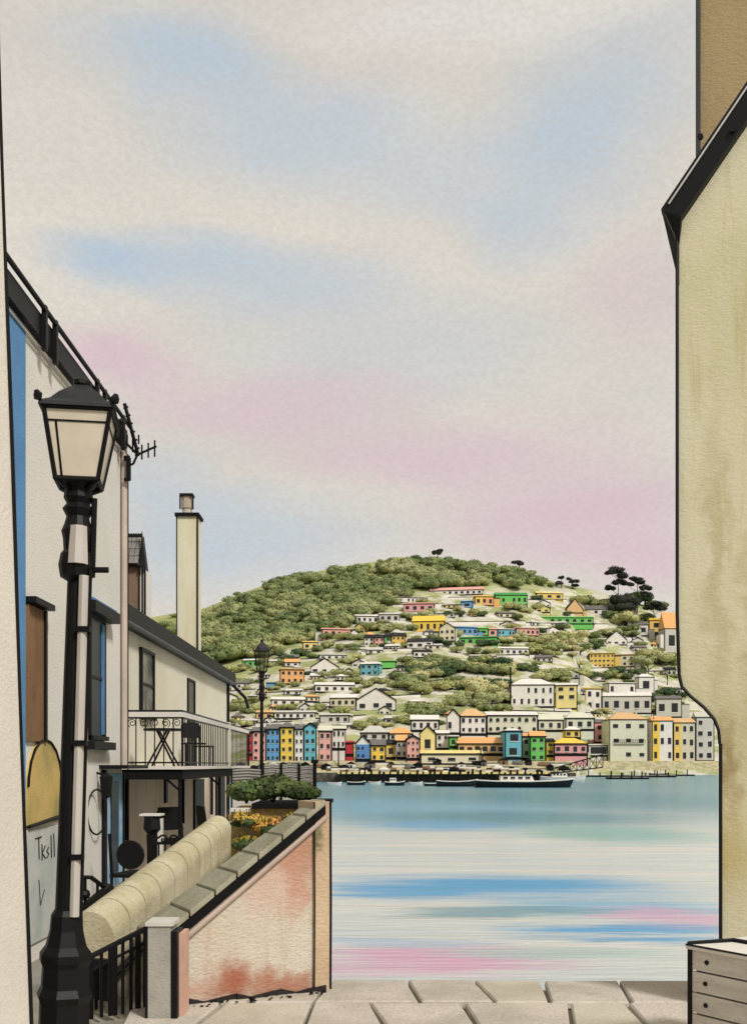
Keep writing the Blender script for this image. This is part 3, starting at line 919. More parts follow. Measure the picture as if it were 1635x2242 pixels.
gnames = {}
named = []
for (px, pb, wpx, hpx, kind, Yd, label, name) in TREES:
    near = min(FAR, key=lambda q: abs(q[0] - px) + 1.5 * abs(q[1] - pb))
    dx = px - near[0]
    rel = 'left of' if dx < -near[3] * .4 else 'right of' if dx > near[3] * .4 else ('above' if pb < near[1] else 'below')
    sz = 'large' if wpx > 34 else 'small' if wpx < 21 else 'medium'
    lb = label or f"{sz} {'dark' if kind == 'dark' else 'olive'} tree {rel} the {near[2]}"
    gnames.setdefault(lb, []).append(px)
    named.append(lb)
ORD = ['leftmost', 'second from left', 'third from left', 'fourth from left', 'fifth from left', 'sixth from left', 'seventh from left', 'eighth from left']
for (px, pb, wpx, hpx, kind, Yd, label, name), lb in zip(TREES, named):
    k = Yd / F
    if len(gnames[lb]) > 1:
        i_ = sorted(gnames[lb]).index(px)
        lb = lb + ', ' + ORD[min(i_, 7)]
    if len(lb.split()) > 16:
        lb = lb.split(' ', 1)[1]
    if len(lb.split()) > 16:
        lb = lb.replace('house of the colour row', 'house of colour row').replace(' the ', ' ')
    used_lb = globals().setdefault('used_lb', {})
    if lb in used_lb:
        lb = lb + (', lower one' if pb > used_lb[lb] else ', upper one')
    used_lb[lb] = pb
    bp = P(px, pb, Yd)
    rt = root(name, bp, lb, 'tree', 'trees on the far hillside')
    rt.rotation_euler = (0, 0, random.uniform(0, 6.28))
    rt.scale = (wpx * k * .95, wpx * k * .8, hpx * k * .74)
    c = bpy.data.objects.new('crown', random.choice(CR[kind]))
    COL.objects.link(c)
    c.parent = rt
    c.location = (0, 0, .42)
    c = bpy.data.objects.new('trunk', TRUNK)
    COL.objects.link(c)
    c.parent = rt

# dark pines with flat pads
def pine(px, pb, pt, pads, label, Y=None):
    Yd = Y or Yof(px, pb)
    k = Yd / F
    bp = P(px, pb, Yd)
    rt = root('pine_tree', bp, label, 'pine tree', 'dark pines on the skyline')
    H = (pb - pt) * k
    m = MB()
    top = bp + Vector((0, 0, H * .93))
    m.tube([bp - Vector((0, 0, 2)), bp + Vector((.3, 0, H * .5)), top], [.5, .38, .16], 6)
    for (dx, y, w_, h_) in pads:
        c = bp + Vector((dx * k, 0, (pb - y) * k))
        m.tube([bp + Vector((0, 0, max(.3, (pb - y) * k - abs(dx) * k * .6 - 1))), c], [.25, .12], 5)
    m.build('trunk', BARK, rt)
    for i, (dx, y, w_, h_) in enumerate(pads):
        c = bp + Vector((dx * k, random.uniform(-1, 1), (pb - y) * k))
        q, f = leaf_cloud(330, (w_ * k * .72, w_ * k * .55, h_ * k * .85), .7, 5, 300 + i + int(px))
        o_ = bpy.data.objects.new('crown', np_mesh('crown', q, f, LEAFB))
        COL.objects.link(o_)
        o_.parent = rt
        o_.location = c - bp


pine(957, 1226, 1203, [(0, 1212, 20, 14), (6, 1206, 10, 8)], 'lone dark tree standing on the summit of the hill', Y=948)
pine(1136, 1246, 1226, [(-3, 1232, 22, 9), (4, 1236, 14, 8)], 'small wind bent dark tree on the right shoulder of the ridge', Y=948)
pine(1228, 1288, 1260, [(-6, 1278, 16, 9), (1, 1266, 12, 8)], 'short dark pine just right of the golden ridge bungalow')
pine(1252, 1290, 1264, [(4, 1274, 20, 9), (-8, 1268, 10, 6), (6, 1282, 14, 6)], 'second short dark pine to the right of the golden bungalow')
pine(1352, 1352, 1240, [(-4, 1250, 30, 15), (-16, 1256, 22, 10), (12, 1262, 34, 16), (4, 1276, 26, 14), (-18, 1288, 22, 12)], 'tallest dark pine on the right skyline')
pine(1394, 1356, 1262, [(-2, 1268, 30, 9), (8, 1276, 26, 9), (-22, 1281, 24, 9), (16, 1290, 26, 14), (20, 1304, 22, 16)], 'dark pine with stacked flat pads right of the tallest pine')
pine(1366, 1362, 1300, [(-10, 1318, 46, 26), (12, 1316, 44, 26), (-2, 1334, 56, 26)], 'broad dark pine clump under the two tall skyline pines')
pine(1430, 1372, 1320, [(4, 1326, 30, 12), (18, 1334, 24, 12), (-10, 1332, 20, 10)], 'low dark pine nearest the right hand wall', Y=900)

# bare branch trees
def bare(px, pb, h, label):
    Yd = Yof(px, pb)
    k = Yd / F
    bp = P(px, pb, Yd)
    m = MB()
    m.tube([bp - Vector((0, 0, 1)), bp + Vector((.2, 0, h * k * .5)), bp + Vector((0, 0, h * k))], [.35, .28, .1], 6)
    for i in range(9):
        a_ = random.uniform(-1.1, 1.1)
        z0 = h * k * random.uniform(.25, .75)
        L = h * k * random.uniform(.25, .5)
        s0 = bp + Vector((0, 0, z0))
        e0 = s0 + Vector((math.sin(a_) * L, random.uniform(-.3, .3) * L, math.cos(a_) * L))
        m.tube([s0, (s0 + e0) / 2 + Vector((.2, 0, -.2)), e0], [.2, .15, .07], 5)
    rt = root('bare_tree', bp, label, 'bare tree', 'leafless trees on the hill')
    m.build('trunk', INKM, rt)


bare(1418, 1512, 70, 'leafless tree rising beside the white tower')
bare(1384, 1400, 44, 'leafless tree in front of the round light green tree')
bare(1034, 1548, 34, 'leafless forked tree in the copse above the tan roofed villa')
bare(1460, 1500, 46, 'leafless tree among dark shrubs by the right hand wall')

# retaining walls that step the hill
tw = [(470, 560, 1520, 1514), (560, 700, 1452, 1446), (640, 800, 1428, 1420), (590, 700, 1522, 1514), (700, 800, 1518, 1500), (690, 800, 1580, 1572),
      (760, 900, 1428, 1424), (880, 990, 1414, 1416), (980, 1150, 1366, 1364), (1050, 1180, 1440, 1438), (1150, 1330, 1368, 1370), (1180, 1300, 1436, 1426),
      (1120, 1320, 1562, 1566), (1320, 1480, 1478, 1472), (1300, 1480, 1400, 1398), (860, 960, 1328, 1326), (900, 1060, 1610, 1614), (980, 1100, 1312, 1310),
      (800, 920, 1532, 1526), (1200, 1330, 1470, 1466), (1330, 1420, 1568, 1568), (560, 640, 1590, 1586), (1120, 1240, 1318, 1316), (730, 860, 1372, 1368)]
tn = {}
for (a0, a1, y0_, y1_) in tw:
    m0, m1 = P(a0, y0_, Yof(a0, y0_)), P(a1, y1_, Yof(a1, y1_))
    near = min(FAR, key=lambda q: abs(q[0] - (a0 + a1) / 2) + 1.5 * abs(q[1] - y0_))
    lb = 'pale retaining wall with dark coping near the ' + near[2]
    rt = root('retaining_wall', m0, lb if lb not in tn else lb.replace('pale', 'second pale'), 'wall', 'retaining walls stepping up the hill')
    tn[lb] = 1
    wall_, cop = MB(), MB()
    N = 8
    for i in range(N):
        f0, f1 = i / N, (i + 1) / N
        pa, pb_ = a0 + (a1 - a0) * f0, a0 + (a1 - a0) * f1
        qa, qb = P(pa, y0_ + (y1_ - y0_) * f0, Yof(pa, y0_ + (y1_ - y0_) * f0)), P(pb_, y0_ + (y1_ - y0_) * f1, Yof(pb_, y0_ + (y1_ - y0_) * f1))
        for (mm, za, zb, t0, t1) in ((wall_, -2, 1.3, 0, .5), (cop, 1.3, 1.75, -.15, .65)):
            mm.hexa([qa + Vector((0, t0, za)), qb + Vector((0, t0, za)), qb + Vector((0, t1, za)), qa + Vector((0, t1, za)),
                     qa + Vector((0, t0, zb)), qb + Vector((0, t0, zb)), qb + Vector((0, t1, zb)), qa + Vector((0, t1, zb))])
    wall_.build('wall', hmat('white'), rt)
    cop.build('coping', INKM, rt)

# ------------------------------------------------------------------ far quay, piles, pontoons, boats
qm = MB()
a0, a1 = P(430, 1690, 347), P(1258, 1690, 347)
qm.box(a0.x, 345.6, -2, a1.x, 347.9, 3.1)
tag(qm.build('harbour_wall', mat('weed_dark_stone', lin(58, 54, 50), var=.25, scale=.5, second=lin(96, 90, 78))), 'dark stone harbour wall along the far waterfront', 'harbour wall')
m = MB()
b0, b1 = P(740, 1690, 346), P(1204, 1690, 346)
m.box(b0.x, 341.5, 2.7, b1.x, 345.6, 3.35)
rt = root('landing_stage', (b0.x, 341.5, 0), 'cream timber landing stage on black piles along the far quay', 'landing stage')
m.build('deck', hmat('pale_yellow'), rt)
for i in range(34):
    x = b0.x + (b1.x - b0.x) * (i + .5 + random.uniform(-.2, .2)) / 34
    h = random.uniform(3.0, 4.6)
    MB().tube([(x, 341.3, -2), (x, 341.3, h)], random.uniform(.22, .38), 7).build('pile', INKM, rt)
m = MB()
m.box(b0.x, 341.25, 3.9, b1.x, 341.4, 4.05)
m.build('rail', INKM, rt)
em = MB()
emt = mat('sandy_embankment', lin(186, 176, 140), rough=.95, var=.2, scale=.3, second=lin(140, 136, 108), grain=.3)
for (pa, pb_, Ya, Yb, za) in ((436, 1256, 346.5, 351.6, 3.0), (1279, 1640, 601, 612, 1.4)):
    xs_ = np.linspace(pa, pb_, 40)
    for i in range(39):
        q = [P(xs_[i], 1690, Ya), P(xs_[i + 1], 1690, Ya), P(xs_[i + 1], 1666, Yb), P(xs_[i], 1666, Yb)]
        q[0].z = q[1].z = za
        em.add(q, [(0, 1, 2, 3)])
        em.add([q[3], q[2], q[2] + Vector((0, 14, 0)), q[3] + Vector((0, 14, 0))], [(0, 1, 2, 3)])
struct(em.build('embankment', emt))
# parked/packed crates and stacked gear on the quay
gear = ['black lobster pot stack on the landing stage', 'brown crate pile on the landing stage', 'cream crate on the landing stage']
for i, px in enumerate([720, 756, 796, 862, 905, 930, 946, 962, 975, 1010, 1048, 1070, 1088, 1120, 1150, 1180]):
    near = min(FAR, key=lambda q: abs(q[0] - px) + abs(q[1] - 1650) * 1.2)
    c0 = P(px, 1688, 344 if px > 742 else 347.3)
    c0.z = 3.35 if px > 742 else 3.15
    w_ = random.uniform(.8, 1.6)
    rt = root('fishing_gear', c0, f"{['black', 'rust brown', 'pale'][i % 3]} stacked fishing crates on the quay below the {near[2]}", 'crates', 'fishing gear on the far quay')
    hh_ = 0
    for j in range(random.choice([2, 3])):
        h = random.uniform(.45, .8)
        MB().box(c0.x - w_ * random.uniform(.7, 1), c0.y, c0.z + hh_, c0.x + w_ * random.uniform(.7, 1), c0.y + 1.1, c0.z + hh_ + h - .06).build('crate', [INKM, hmat('brown'), hmat('white')][(i + j) % 3], rt)
        hh_ += h
        w_ *= .8


emb_lb = {}
for i in range(46):
    px = 505 + i * 16.2 + random.uniform(-5, 5)
    f = random.uniform(.1, .75)
    c0 = P(px, 1690, 346.5 + 5 * f)
    c0.z = 3.0 + 3.9 * f
    near = min(FAR, key=lambda q: abs(q[0] - px) + abs(q[1] - 1650) * 1.2)
    knd = ['upturned_dinghy', 'shed', 'low_wall'][i % 3]
    colr = [('black', INKM), ('white', hmat('white')), ('brown', hmat('brown')), ('black', INKM), ('grey', hmat('slate'))][i % 5]
    lb = f"{colr[0]} {dict(upturned_dinghy='upturned dinghy', shed='little net shed', low_wall='low slipway wall')[knd]} on the bank below the {near[2]}"
    emb_lb[lb] = emb_lb.get(lb, 0) + 1
    if emb_lb[lb] > 1:
        continue
    rt = root(knd, c0, lb, knd.replace('_', ' '), 'clutter on the far bank')
    x, y, z = c0
    if knd == 'upturned_dinghy':
        MB().tube([(x - 1.9, y, z + .1), (x - 1.2, y, z + .35), (x, y, z + .45), (x + 1.2, y, z + .35), (x + 2.1, y, z + .1)], [.25, .75, .95, .75, .08], 8, flat=.6).build('hull', colr[1], rt, True)
        MB().box(x - 1.8, y - .04, z + .9, x + 1.7, y + .04, z + 1.15).build('keel', INKM, rt)
    elif knd == 'shed':
        w2 = random.uniform(1.0, 1.8)
        MB().box(x - w2, y, z - 1.5, x + w2, y + 2, z + 1.5).build('wall', colr[1], rt)
        MB().prism([(x - w2 - .2, y - .2, z + 1.5), (x, y - .2, z + 2.3), (x + w2 + .2, y - .2, z + 1.5)], (0, 2.4, 0)).build('roof', INKM, rt)
        MB().box(x - .35, y - .06, z - .2, x + .35, y + .04, z + 1.1).build('door', GLASSD, rt)
    else:
        L_ = random.uniform(2.2, 4.5)
        MB().box(x - L_, y, z - 1, x + L_, y + .5, z + .6).build('wall', hmat('white'), rt)
        MB().box(x - L_ - .05, y - .06, z + .6, x + L_ + .05, y + .56, z + .85).build('coping', INKM, rt)


def boat(px0, px1, pwl, hpx, hull, deck, label, cabin=True, mast=0, name='boat', trim='white'):
    Yd = 12880 / (pwl - HY)
    k = Yd / F
    L = (px1 - px0) * k
    B = max(1.4, L * .24)
    H = hpx * k
    c0 = Vector((((px0 + px1) / 2 - CX) * k, Yd, 0))
    rt = root(name, c0, label, 'boat', 'boats off the far quay')
    m = MB()
    st = [(-.5, .62, .95), (-.3, .9, .82), (0, 1, .78), (.25, .85, .86), (.42, .45, 1.0), (.5, .03, 1.12)]
    vs, fs = [], []
    for (u, wd, sh) in st:
        x = c0.x + u * L
        bw = B / 2 * wd
        vs += [(x, Yd - bw, H * sh), (x - (.04 * L if u > .4 else 0), Yd - bw * .75, -.1), (x - (.06 * L if u > .4 else 0), Yd, -.4), (x - (.04 * L if u > .4 else 0), Yd + bw * .75, -.1), (x, Yd + bw, H * sh)]
    for i in range(len(st) - 1):
        for j in range(4):
            fs.append((i * 5 + j, i * 5 + j + 1, (i + 1) * 5 + j + 1, (i + 1) * 5 + j))
    fs.append((0, 4, 3, 2, 1))
    m.add(vs, fs)
    m.build('hull', hull, rt, True)
    dk = MB()
    vs = []
    for (u, wd, sh) in st:
        vs += [(c0.x + u * L, Yd - B / 2 * wd * .94, H * sh * .93), (c0.x + u * L, Yd + B / 2 * wd * .94, H * sh * .93)]
    dk.add(vs, [(2 * i, 2 * i + 2, 2 * i + 3, 2 * i + 1) for i in range(len(st) - 1)])
    dk.build('deck', deck, rt)
    gw = MB()
    gw.tube([(c0.x + u * L, Yd - B / 2 * wd, H * sh) for (u, wd, sh) in st], .09 + L * .003, 5)
    gw.build('gunwale', hmat(trim), rt)
    if cabin:
        cl, ch = L * .34, max(1.3, H * .8)
        x = c0.x - L * .08
        cb = MB()
        cb.hexa([(x - cl / 2, Yd - B * .3, H * .75), (x + cl / 2, Yd - B * .3, H * .75), (x + cl / 2, Yd + B * .3, H * .75), (x - cl / 2, Yd + B * .3, H * .75),
                 (x - cl / 2, Yd - B * .26, H * .75 + ch), (x + cl * .42, Yd - B * .26, H * .75 + ch), (x + cl * .42, Yd + B * .26, H * .75 + ch), (x - cl / 2, Yd + B * .26, H * .75 + ch)])
        cb.build('cabin', hmat('white'), rt)
        MB().box(x - cl * .55, Yd - B * .3, H * .75 + ch, x + cl * .48, Yd + B * .3, H * .75 + ch + .18).build('cabin_roof', INKM, rt)
        for i in range(4):
            shared('window', WIN, rt, (x - cl * .36 + i * cl * .22, Yd - B * .3, H * .75 + ch * .62), 0, (cl * .13, 1, ch * .35))
    if mast:
        MB().tube([(c0.x + L * .1, Yd, H * .5), (c0.x + L * .1, Yd, mast * k)], .07, 6).build('mast', INKM, rt)
    return rt


HD = mat('black_hull', (.014, .014, .016, 1), rough=.4, var=.2, scale=.5)
HW = mat('white_hull', (.7, .69, .66, 1), rough=.35, var=.08, scale=.5)
boat(1040, 1256, 1724, 17, HD, hmat('cream'), 'long black hulled barge with a white cabin moored in front of the gangway', name='barge')
boat(1182, 1282, 1713, 14, HW, hmat('white'), 'white launch moored behind the stern of the long black barge', name='launch')
boat(955, 1045, 1722, 14, HD, hmat('cream'), 'black open workboat left of the long barge', cabin=False, name='workboat')
for i, (x0_, x1_, pw, hp, hm, cb, ms) in enumerate([(716, 748, 1720, 7, HW, False, 0), (760, 800, 1719, 8, HD, False, 26), (806, 834, 1718, 7, HW, False, 0), (842, 886, 1720, 9, HD, True, 30),
                                                    (895, 925, 1719, 7, HW, False, 0), (928, 960, 1721, 7, HD, False, 22)]):
    nm_ = ['white dinghy below the white house at the left of the quay', 'black sailing boat below the blue gabled cottage', 'white dinghy below the bright yellow cottage',
           'black cabin boat below the golden cottage', 'white dinghy below the pink quay cottage', 'black sailing boat below the pale yellow gabled house'][i]
    boat(x0_, x1_, pw, hp, hm, hmat('stone'), nm_, cabin=cb, mast=ms)
boat(1420, 1462, 1698, 6, HD, hmat('grey'), 'small dark boat off the right hand shore below the stone harbour house', cabin=False, mast=20)

# pontoons on the right
for i, (x0_, x1_, py_) in enumerate([(1280, 1380, 1701), (1330, 1420, 1706), (1425, 1520, 1699), (1380, 1480, 1702)]):
    Yd = 12880 / (py_ - HY)
    k = Yd / F
    xa, xb = (x0_ - CX) * k, (x1_ - CX) * k
    rt = root('pontoon', (xa, Yd, 0), ['long black pontoon below the white quay shelter', 'black pontoon nearest the barge below the cream hotel', 'black pontoon furthest right below the stone harbour house', 'black pontoon between the hotel and the right hand wall'][i], 'pontoon', 'floating pontoons')
    MB().box(xa, Yd, -.5, xb, Yd + 4, .75).build('float', INKM, rt)
    MB().box(xa + .2, Yd + .2, .75, xb - .2, Yd + 3.8, .85).build('deck', hmat('grey'), rt)
    for j in range(4):
        x = xa + (xb - xa) * (j + .3) / 4
        MB().tube([(x, Yd - .2, -1), (x, Yd - .2, random.uniform(2, 3.4))], .28, 7).build('pile', INKM, rt)

# gangway truss
g0, g1 = P(1205, 1684, 338), P(1319, 1652, 338)
g0b, g1b = P(1205, 1694, 338), P(1319, 1680, 338)
rt = root('gangway', g0b, 'sloping white truss gangway leading from the quay down to the barge', 'gangway')
for (nm, pa, pb_) in (('top_rail', g0, g1), ('bottom_rail', g0b, g1b)):
    m = MB()
    m.tube([pa, pb_], .2, 6)
    m.build(nm, INKM, rt)
N = 8
for i in range(N + 1):
    f0 = i / N
    f1 = min(1, (i + 1) / N)
    ta, ba = g0.lerp(g1, f0), g0b.lerp(g1b, f0)
    tb, bb = g0.lerp(g1, f1), g0b.lerp(g1b, f1)
    MB().tube([ta, ba], .12, 5).build('post', INKM, rt)
    if i < N:
        MB().tube([ta, bb], .1, 5).build('brace', INKM, rt)
        MB().tube([ba, tb], .1, 5).build('brace', INKM, rt)
MB().hexa([g0b, g1b, g1b + Vector((0, 2, 0)), g0b + Vector((0, 2, 0)), g0b + Vector((0, 0, .25)), g1b + Vector((0, 0, .25)), g1b + Vector((0, 2, .25)), g0b + Vector((0, 2, .25))]).build('walkway', hmat('white'), rt)

# far shore poles
for i, (px, pt_, pb_) in enumerate([(1117, 1462, 1560), (1052, 1640, 1690), (741, 1630, 1690), (1318, 1508, 1566), (1430, 1560, 1670)]):
    Yd = Yof(px, min(pb_, 1689)) if px != 1117 else Yof(px, 1552) - 4
    pa = P(px, pb_, Yd)
    lb = ['tall black flagpole left of the white verandah terrace', 'thin dark mast by the right end of the long cream shed', 'thin dark mast left of the red kiosk', 'dark pole left of the wide grey building', 'dark pole between the cream hotel and the white house with yellow bay'][i]
    rt = root('flagpole', pa, lb, 'flagpole', 'thin poles in the far town')
    MB().tube([pa - Vector((0, 0, 2)), P(px, pt_, Yd)], .22 if i else .45, 6).build('pole', INKM, rt)
    MB().tube([P(px, pt_, Yd), P(px, pt_, Yd) + Vector((0, 0, .5))], [.35, .05], 6).build('finial', INKM, rt)

# ================================================================== FOREGROUND
GZ = 4.0
quay_m = mat('pale_quay_bed', lin(150, 144, 130), var=.15, scale=2, bump=.4)
slab_m = mat('paving_stone', lin(210, 200, 188), rough=.95, var=.12, scale=1.6, second=lin(182, 174, 158), bump=.6, bscale=34, grain=.45)
slab_g = mat('paving_stone_greenish', lin(202, 194, 178), rough=.95, var=.12, scale=1.6, second=lin(180, 172, 154), bump=.5, bscale=30, grain=.25)
qw = mat('quay_masonry', lin(150, 142, 124), var=.2, scale=.8, bump=.5)
# quay body
poly = [(-40, -30), (12, -30), (12, 7.74), (-.45, 7.74), (-1.25, 24.6), (-40, 24.6)]
m = MB()
m.prism([(x, y, -3) for x, y in poly], (0, 0, GZ - .06 + 3))
quay = struct(m.build('quay', [quay_m]))
# paving slabs: rows running across, individually cut
xr = [[-1.25, -.82, -.36, .28, .78, 1.23, 1.78, 2.4, 3.1], [-1.6, -1.05, -.42, .02, .62, 1.28, 1.70, 2.3, 3.0]]
yr = [7.78, 7.10, 6.45, 5.8, 5.1, 4.4, 3.7]
for j in range(len(yr) - 1):
    if j < 2:
        xs = xr[j]
    else:
        xs = [-1.9]
        while xs[-1] < 3.2:
            xs.append(xs[-1] + random.uniform(.45, .85))
    for i in range(len(xs) - 1):
        x0, x1, y0, y1 = xs[i] + .014, xs[i + 1] - .014, yr[j + 1] + .014, yr[j] - (.014 if j else -.03)
        dz = random.uniform(-.004, .006)
        jx = [random.uniform(-.012, .012) for _ in range(4)]
        sk = .05 * math.sin(xs[i] * 3 + j)
        sk2 = .05 * math.sin(xs[i + 1] * 3 + j)
        jx = [jx[0] + sk, jx[1] + sk2, jx[2] - sk2, jx[3] - sk]
        zt = GZ + dz
        b_ = .012
        m = MB()
        ring0 = [(x0 + jx[0], y0, GZ - .055), (x1 + jx[1], y0, GZ - .055), (x1 + jx[2], y1, GZ - .055), (x0 + jx[3], y1, GZ - .055)]
        ring1 = [(q[0], q[1], zt - b_) for q in ring0]
        cx_, cy_ = (x0 + x1) / 2, (y0 + y1) / 2
        ring2 = [(q[0] + (b_ if q[0] < cx_ else -b_), q[1] + (b_ if q[1] < cy_ else -b_), zt) for q in ring0]
        m.add(ring0 + ring1 + ring2, [(3, 2, 1, 0), (8, 9, 10, 11)] + [(a_, (a_ + 1) % 4, 4 + (a_ + 1) % 4, 4 + a_) for a_ in range(4)] + [(4 + a_, 4 + (a_ + 1) % 4, 8 + (a_ + 1) % 4, 8 + a_) for a_ in range(4)])
        m.build('paving_slab', slab_g if (i * 3 + j * 5) % 4 == 0 else slab_m, quay)

# ---- pink rendered stair wall with stone coping
A0, B0 = Vector((-1.34, 7.0, 0)), Vector((-.35, 7.5, 0))
dW = (B0 - A0).normalized()
nW = Vector((-dW.y, dW.x, 0))       # to the back
zA, zB = 4.47, 5.29
pinkm = mat('stained_pink_render', lin(210, 203, 186), rough=.95, var=.1, scale=1.4, second=lin(206, 192, 172), bump=.7, bscale=26, grain=.3, stains=[
    ((-.95, 7.2, 4.10), (.30, .9, .26), lin(166, 96, 70), 1.0), ((-.62, 7.35, 4.02), (.36, .9, .16), lin(168, 100, 72), .85), ((-.48, 7.4, 4.98), (.26, .9, .34), lin(182, 126, 98), .9),
    ((-.72, 7.3, 4.80), (.42, .9, .34), lin(206, 164, 144), .65), ((-1.25, 7.1, 4.06), (.2, .9, .12), lin(200, 136, 112), .7), ((-.37, 7.5, 4.6), (.07, .9, .9), lin(160, 136, 98), .85), ((-.55, 7.4, 4.72), (.10, .9, .34), lin(192, 130, 110), .6)],
    drips=.35, drip_col=lin(180, 142, 112))
rt = root('stair_wall', (A0.x, A0.y, GZ), 'pink rendered stair wall with rust stains and sloping grey coping', 'wall')
th = .24


def prism2(a_, b_, z0a, z0b, z1a, z1b, off0, off1, mi=0):
    a0_, b0_ = a_ + nW * off0, b_ + nW * off0
    a1_, b1_ = a_ + nW * off1, b_ + nW * off1
    return [Vector((a0_.x, a0_.y, z0a)), Vector((b0_.x, b0_.y, z0b)), Vector((b1_.x, b1_.y, z0b)), Vector((a1_.x, a1_.y, z0a)),
            Vector((a0_.x, a0_.y, z1a)), Vector((b0_.x, b0_.y, z1b)), Vector((b1_.x, b1_.y, z1b)), Vector((a1_.x, a1_.y, z1a))]


MB().hexa(prism2(A0, B0, GZ - .1, GZ - .1, zA, zB, 0, th)).build('wall', pinkm, rt)
# footing of the wall: lumpy mortar
ft = MB()
for i in range(10):
    f0, f1 = i / 10, (i + 1) / 10
    pa, pb_ = A0.lerp(B0, f0), A0.lerp(B0, f1)
    h0, h1 = .02 + .018 * math.sin(i * 2.1), .02 + .018 * math.sin((i + 1) * 2.1)
    ft.hexa(prism2(pa, pb_, GZ - .05, GZ - .05, GZ + h0, GZ + h1, -.03 - .012 * math.sin(i * 1.7), .0))
ft.build('footing', mat('dark_mortar', lin(46, 40, 38), var=.2, scale=8, bump=.6), rt)
# end pillar
pe = MB()
pe.hexa(prism2(B0 - dW * .085, B0 + dW * .035, GZ - .1, GZ - .1, zB + .05, zB + .05, -.02, th + .04))
pe.build('end_pillar', mat('lichen_render', lin(208, 184, 154), rough=.95, var=.15, scale=2.5, second=lin(184, 156, 126), bump=.6, bscale=28, grain=.3, stains=[((-.4, 7.5, 5.1), (.06, 1, .25), lin(100, 100, 62), .9)]), rt)
for (offx, wdt) in ((.037, .008), (-.088, .005)):
    q = B0 + dW * offx + nW * -.024
    MB().tube([(q.x, q.y, GZ), (q.x + .003, q.y, 4.6), (q.x, q.y, zB + .05)], wdt, 6).build('edge_bead', INK, rt)
# coping
cop_m = mat('grey_coping_stone', lin(168, 163, 142), rough=.9, var=.12, scale=4, second=lin(146, 142, 118), bump=.5, bscale=30, grain=.2)
cuts = [-.10, .10, .26, .40, .54, .70, .86, 1.0]
Lw = (B0 - A0).length
for i in range(len(cuts) - 1):
    f0, f1 = cuts[i] + .006, cuts[i + 1] - .006
    pa, pb_ = A0.lerp(B0, f0), A0.lerp(B0, f1)
    za, zb = zA + (zB - zA) * f0, zA + (zB - zA) * f1
    w0_, w1_ = .50 - .30 * f0, .50 - .30 * f1
    tk = .03
    m = MB()
    q = [pa - nW * .03, pb_ - nW * .03, pb_ + nW * w1_, pa + nW * w0_]
    zz = [za, zb, zb, za]
    dz = random.uniform(0, .004)
    low = [Vector((v_.x, v_.y, z_ + .03)) for v_, z_ in zip(q, zz)]
    mid = [Vector((v_.x, v_.y, z_ + .03 + tk)) for v_, z_ in zip(q, zz)]
    cc = sum(mid, Vector()) / 4
    top = [v_.lerp(cc, .04) + Vector((0, 0, .008 + dz)) for v_ in mid]
    m.add(low + mid + top, [(3, 2, 1, 0), (8, 9, 10, 11)] + [(a_, (a_ + 1) % 4, 4 + (a_ + 1) % 4, 4 + a_) for a_ in range(4)] + [(4 + a_, 4 + (a_ + 1) % 4, 8 + (a_ + 1) % 4, 8 + a_) for a_ in range(4)])
    m.build('coping_stone', cop_m, rt)
# dark bedding under coping and black shadow batten
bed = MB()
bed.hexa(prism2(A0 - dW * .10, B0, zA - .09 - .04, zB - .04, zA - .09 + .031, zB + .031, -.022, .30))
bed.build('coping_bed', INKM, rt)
b2 = MB()
b2.tube([A0 - nW * .036 + Vector((0, 0, zA - .085)), B0 - nW * .036 + Vector((0, 0, zB - .06))], .017, 6)
b2.build('rail_pipe', mat('dusty_pink_pipe', lin(188, 168, 156), rough=.6), rt)
b3 = MB()
b3.tube([A0 + dW * .02 - nW * .03 + Vector((0, 0, GZ + .22)), A0 + dW * .02 - nW * .03 + Vector((0, 0, zA - .05))], .022, 6)
b3.build('downpipe', INK, rt)
# front post
pp = Vector((-1.335, 6.62, 0))
rt = root('stone_post', (pp.x, pp.y, GZ), 'square grey post at the low front end of the pink stair wall', 'post')
MB().box(pp.x - .085, pp.y, GZ - .05, pp.x + .06, pp.y + .2, 4.585).build('shaft', mat('grey_post', lin(170, 166, 156), rough=.9, var=.1, scale=5, bump=.4), rt)
MB().box(pp.x - .10, pp.y - .012, 4.585, pp.x + .075, pp.y + .22, 4.61).build('cap', mat('pale_cap', lin(206, 202, 192)), rt)
MB().box(pp.x + .0605, pp.y - .004, GZ - .05, pp.x + .10, pp.y + .2, 4.55).build('side_board', INK, rt)
MB().box(pp.x - .105, pp.y + .004, GZ - .05, pp.x - .0855, pp.y + .2, 4.58).build('side_board', INK, rt)
MB().box(pp.x + .1, pp.y + .06, GZ - .05, pp.x + .128, pp.y + .26, 4.53).build('side_board', mat('pink_post_edge', lin(206, 166, 148)), rt)

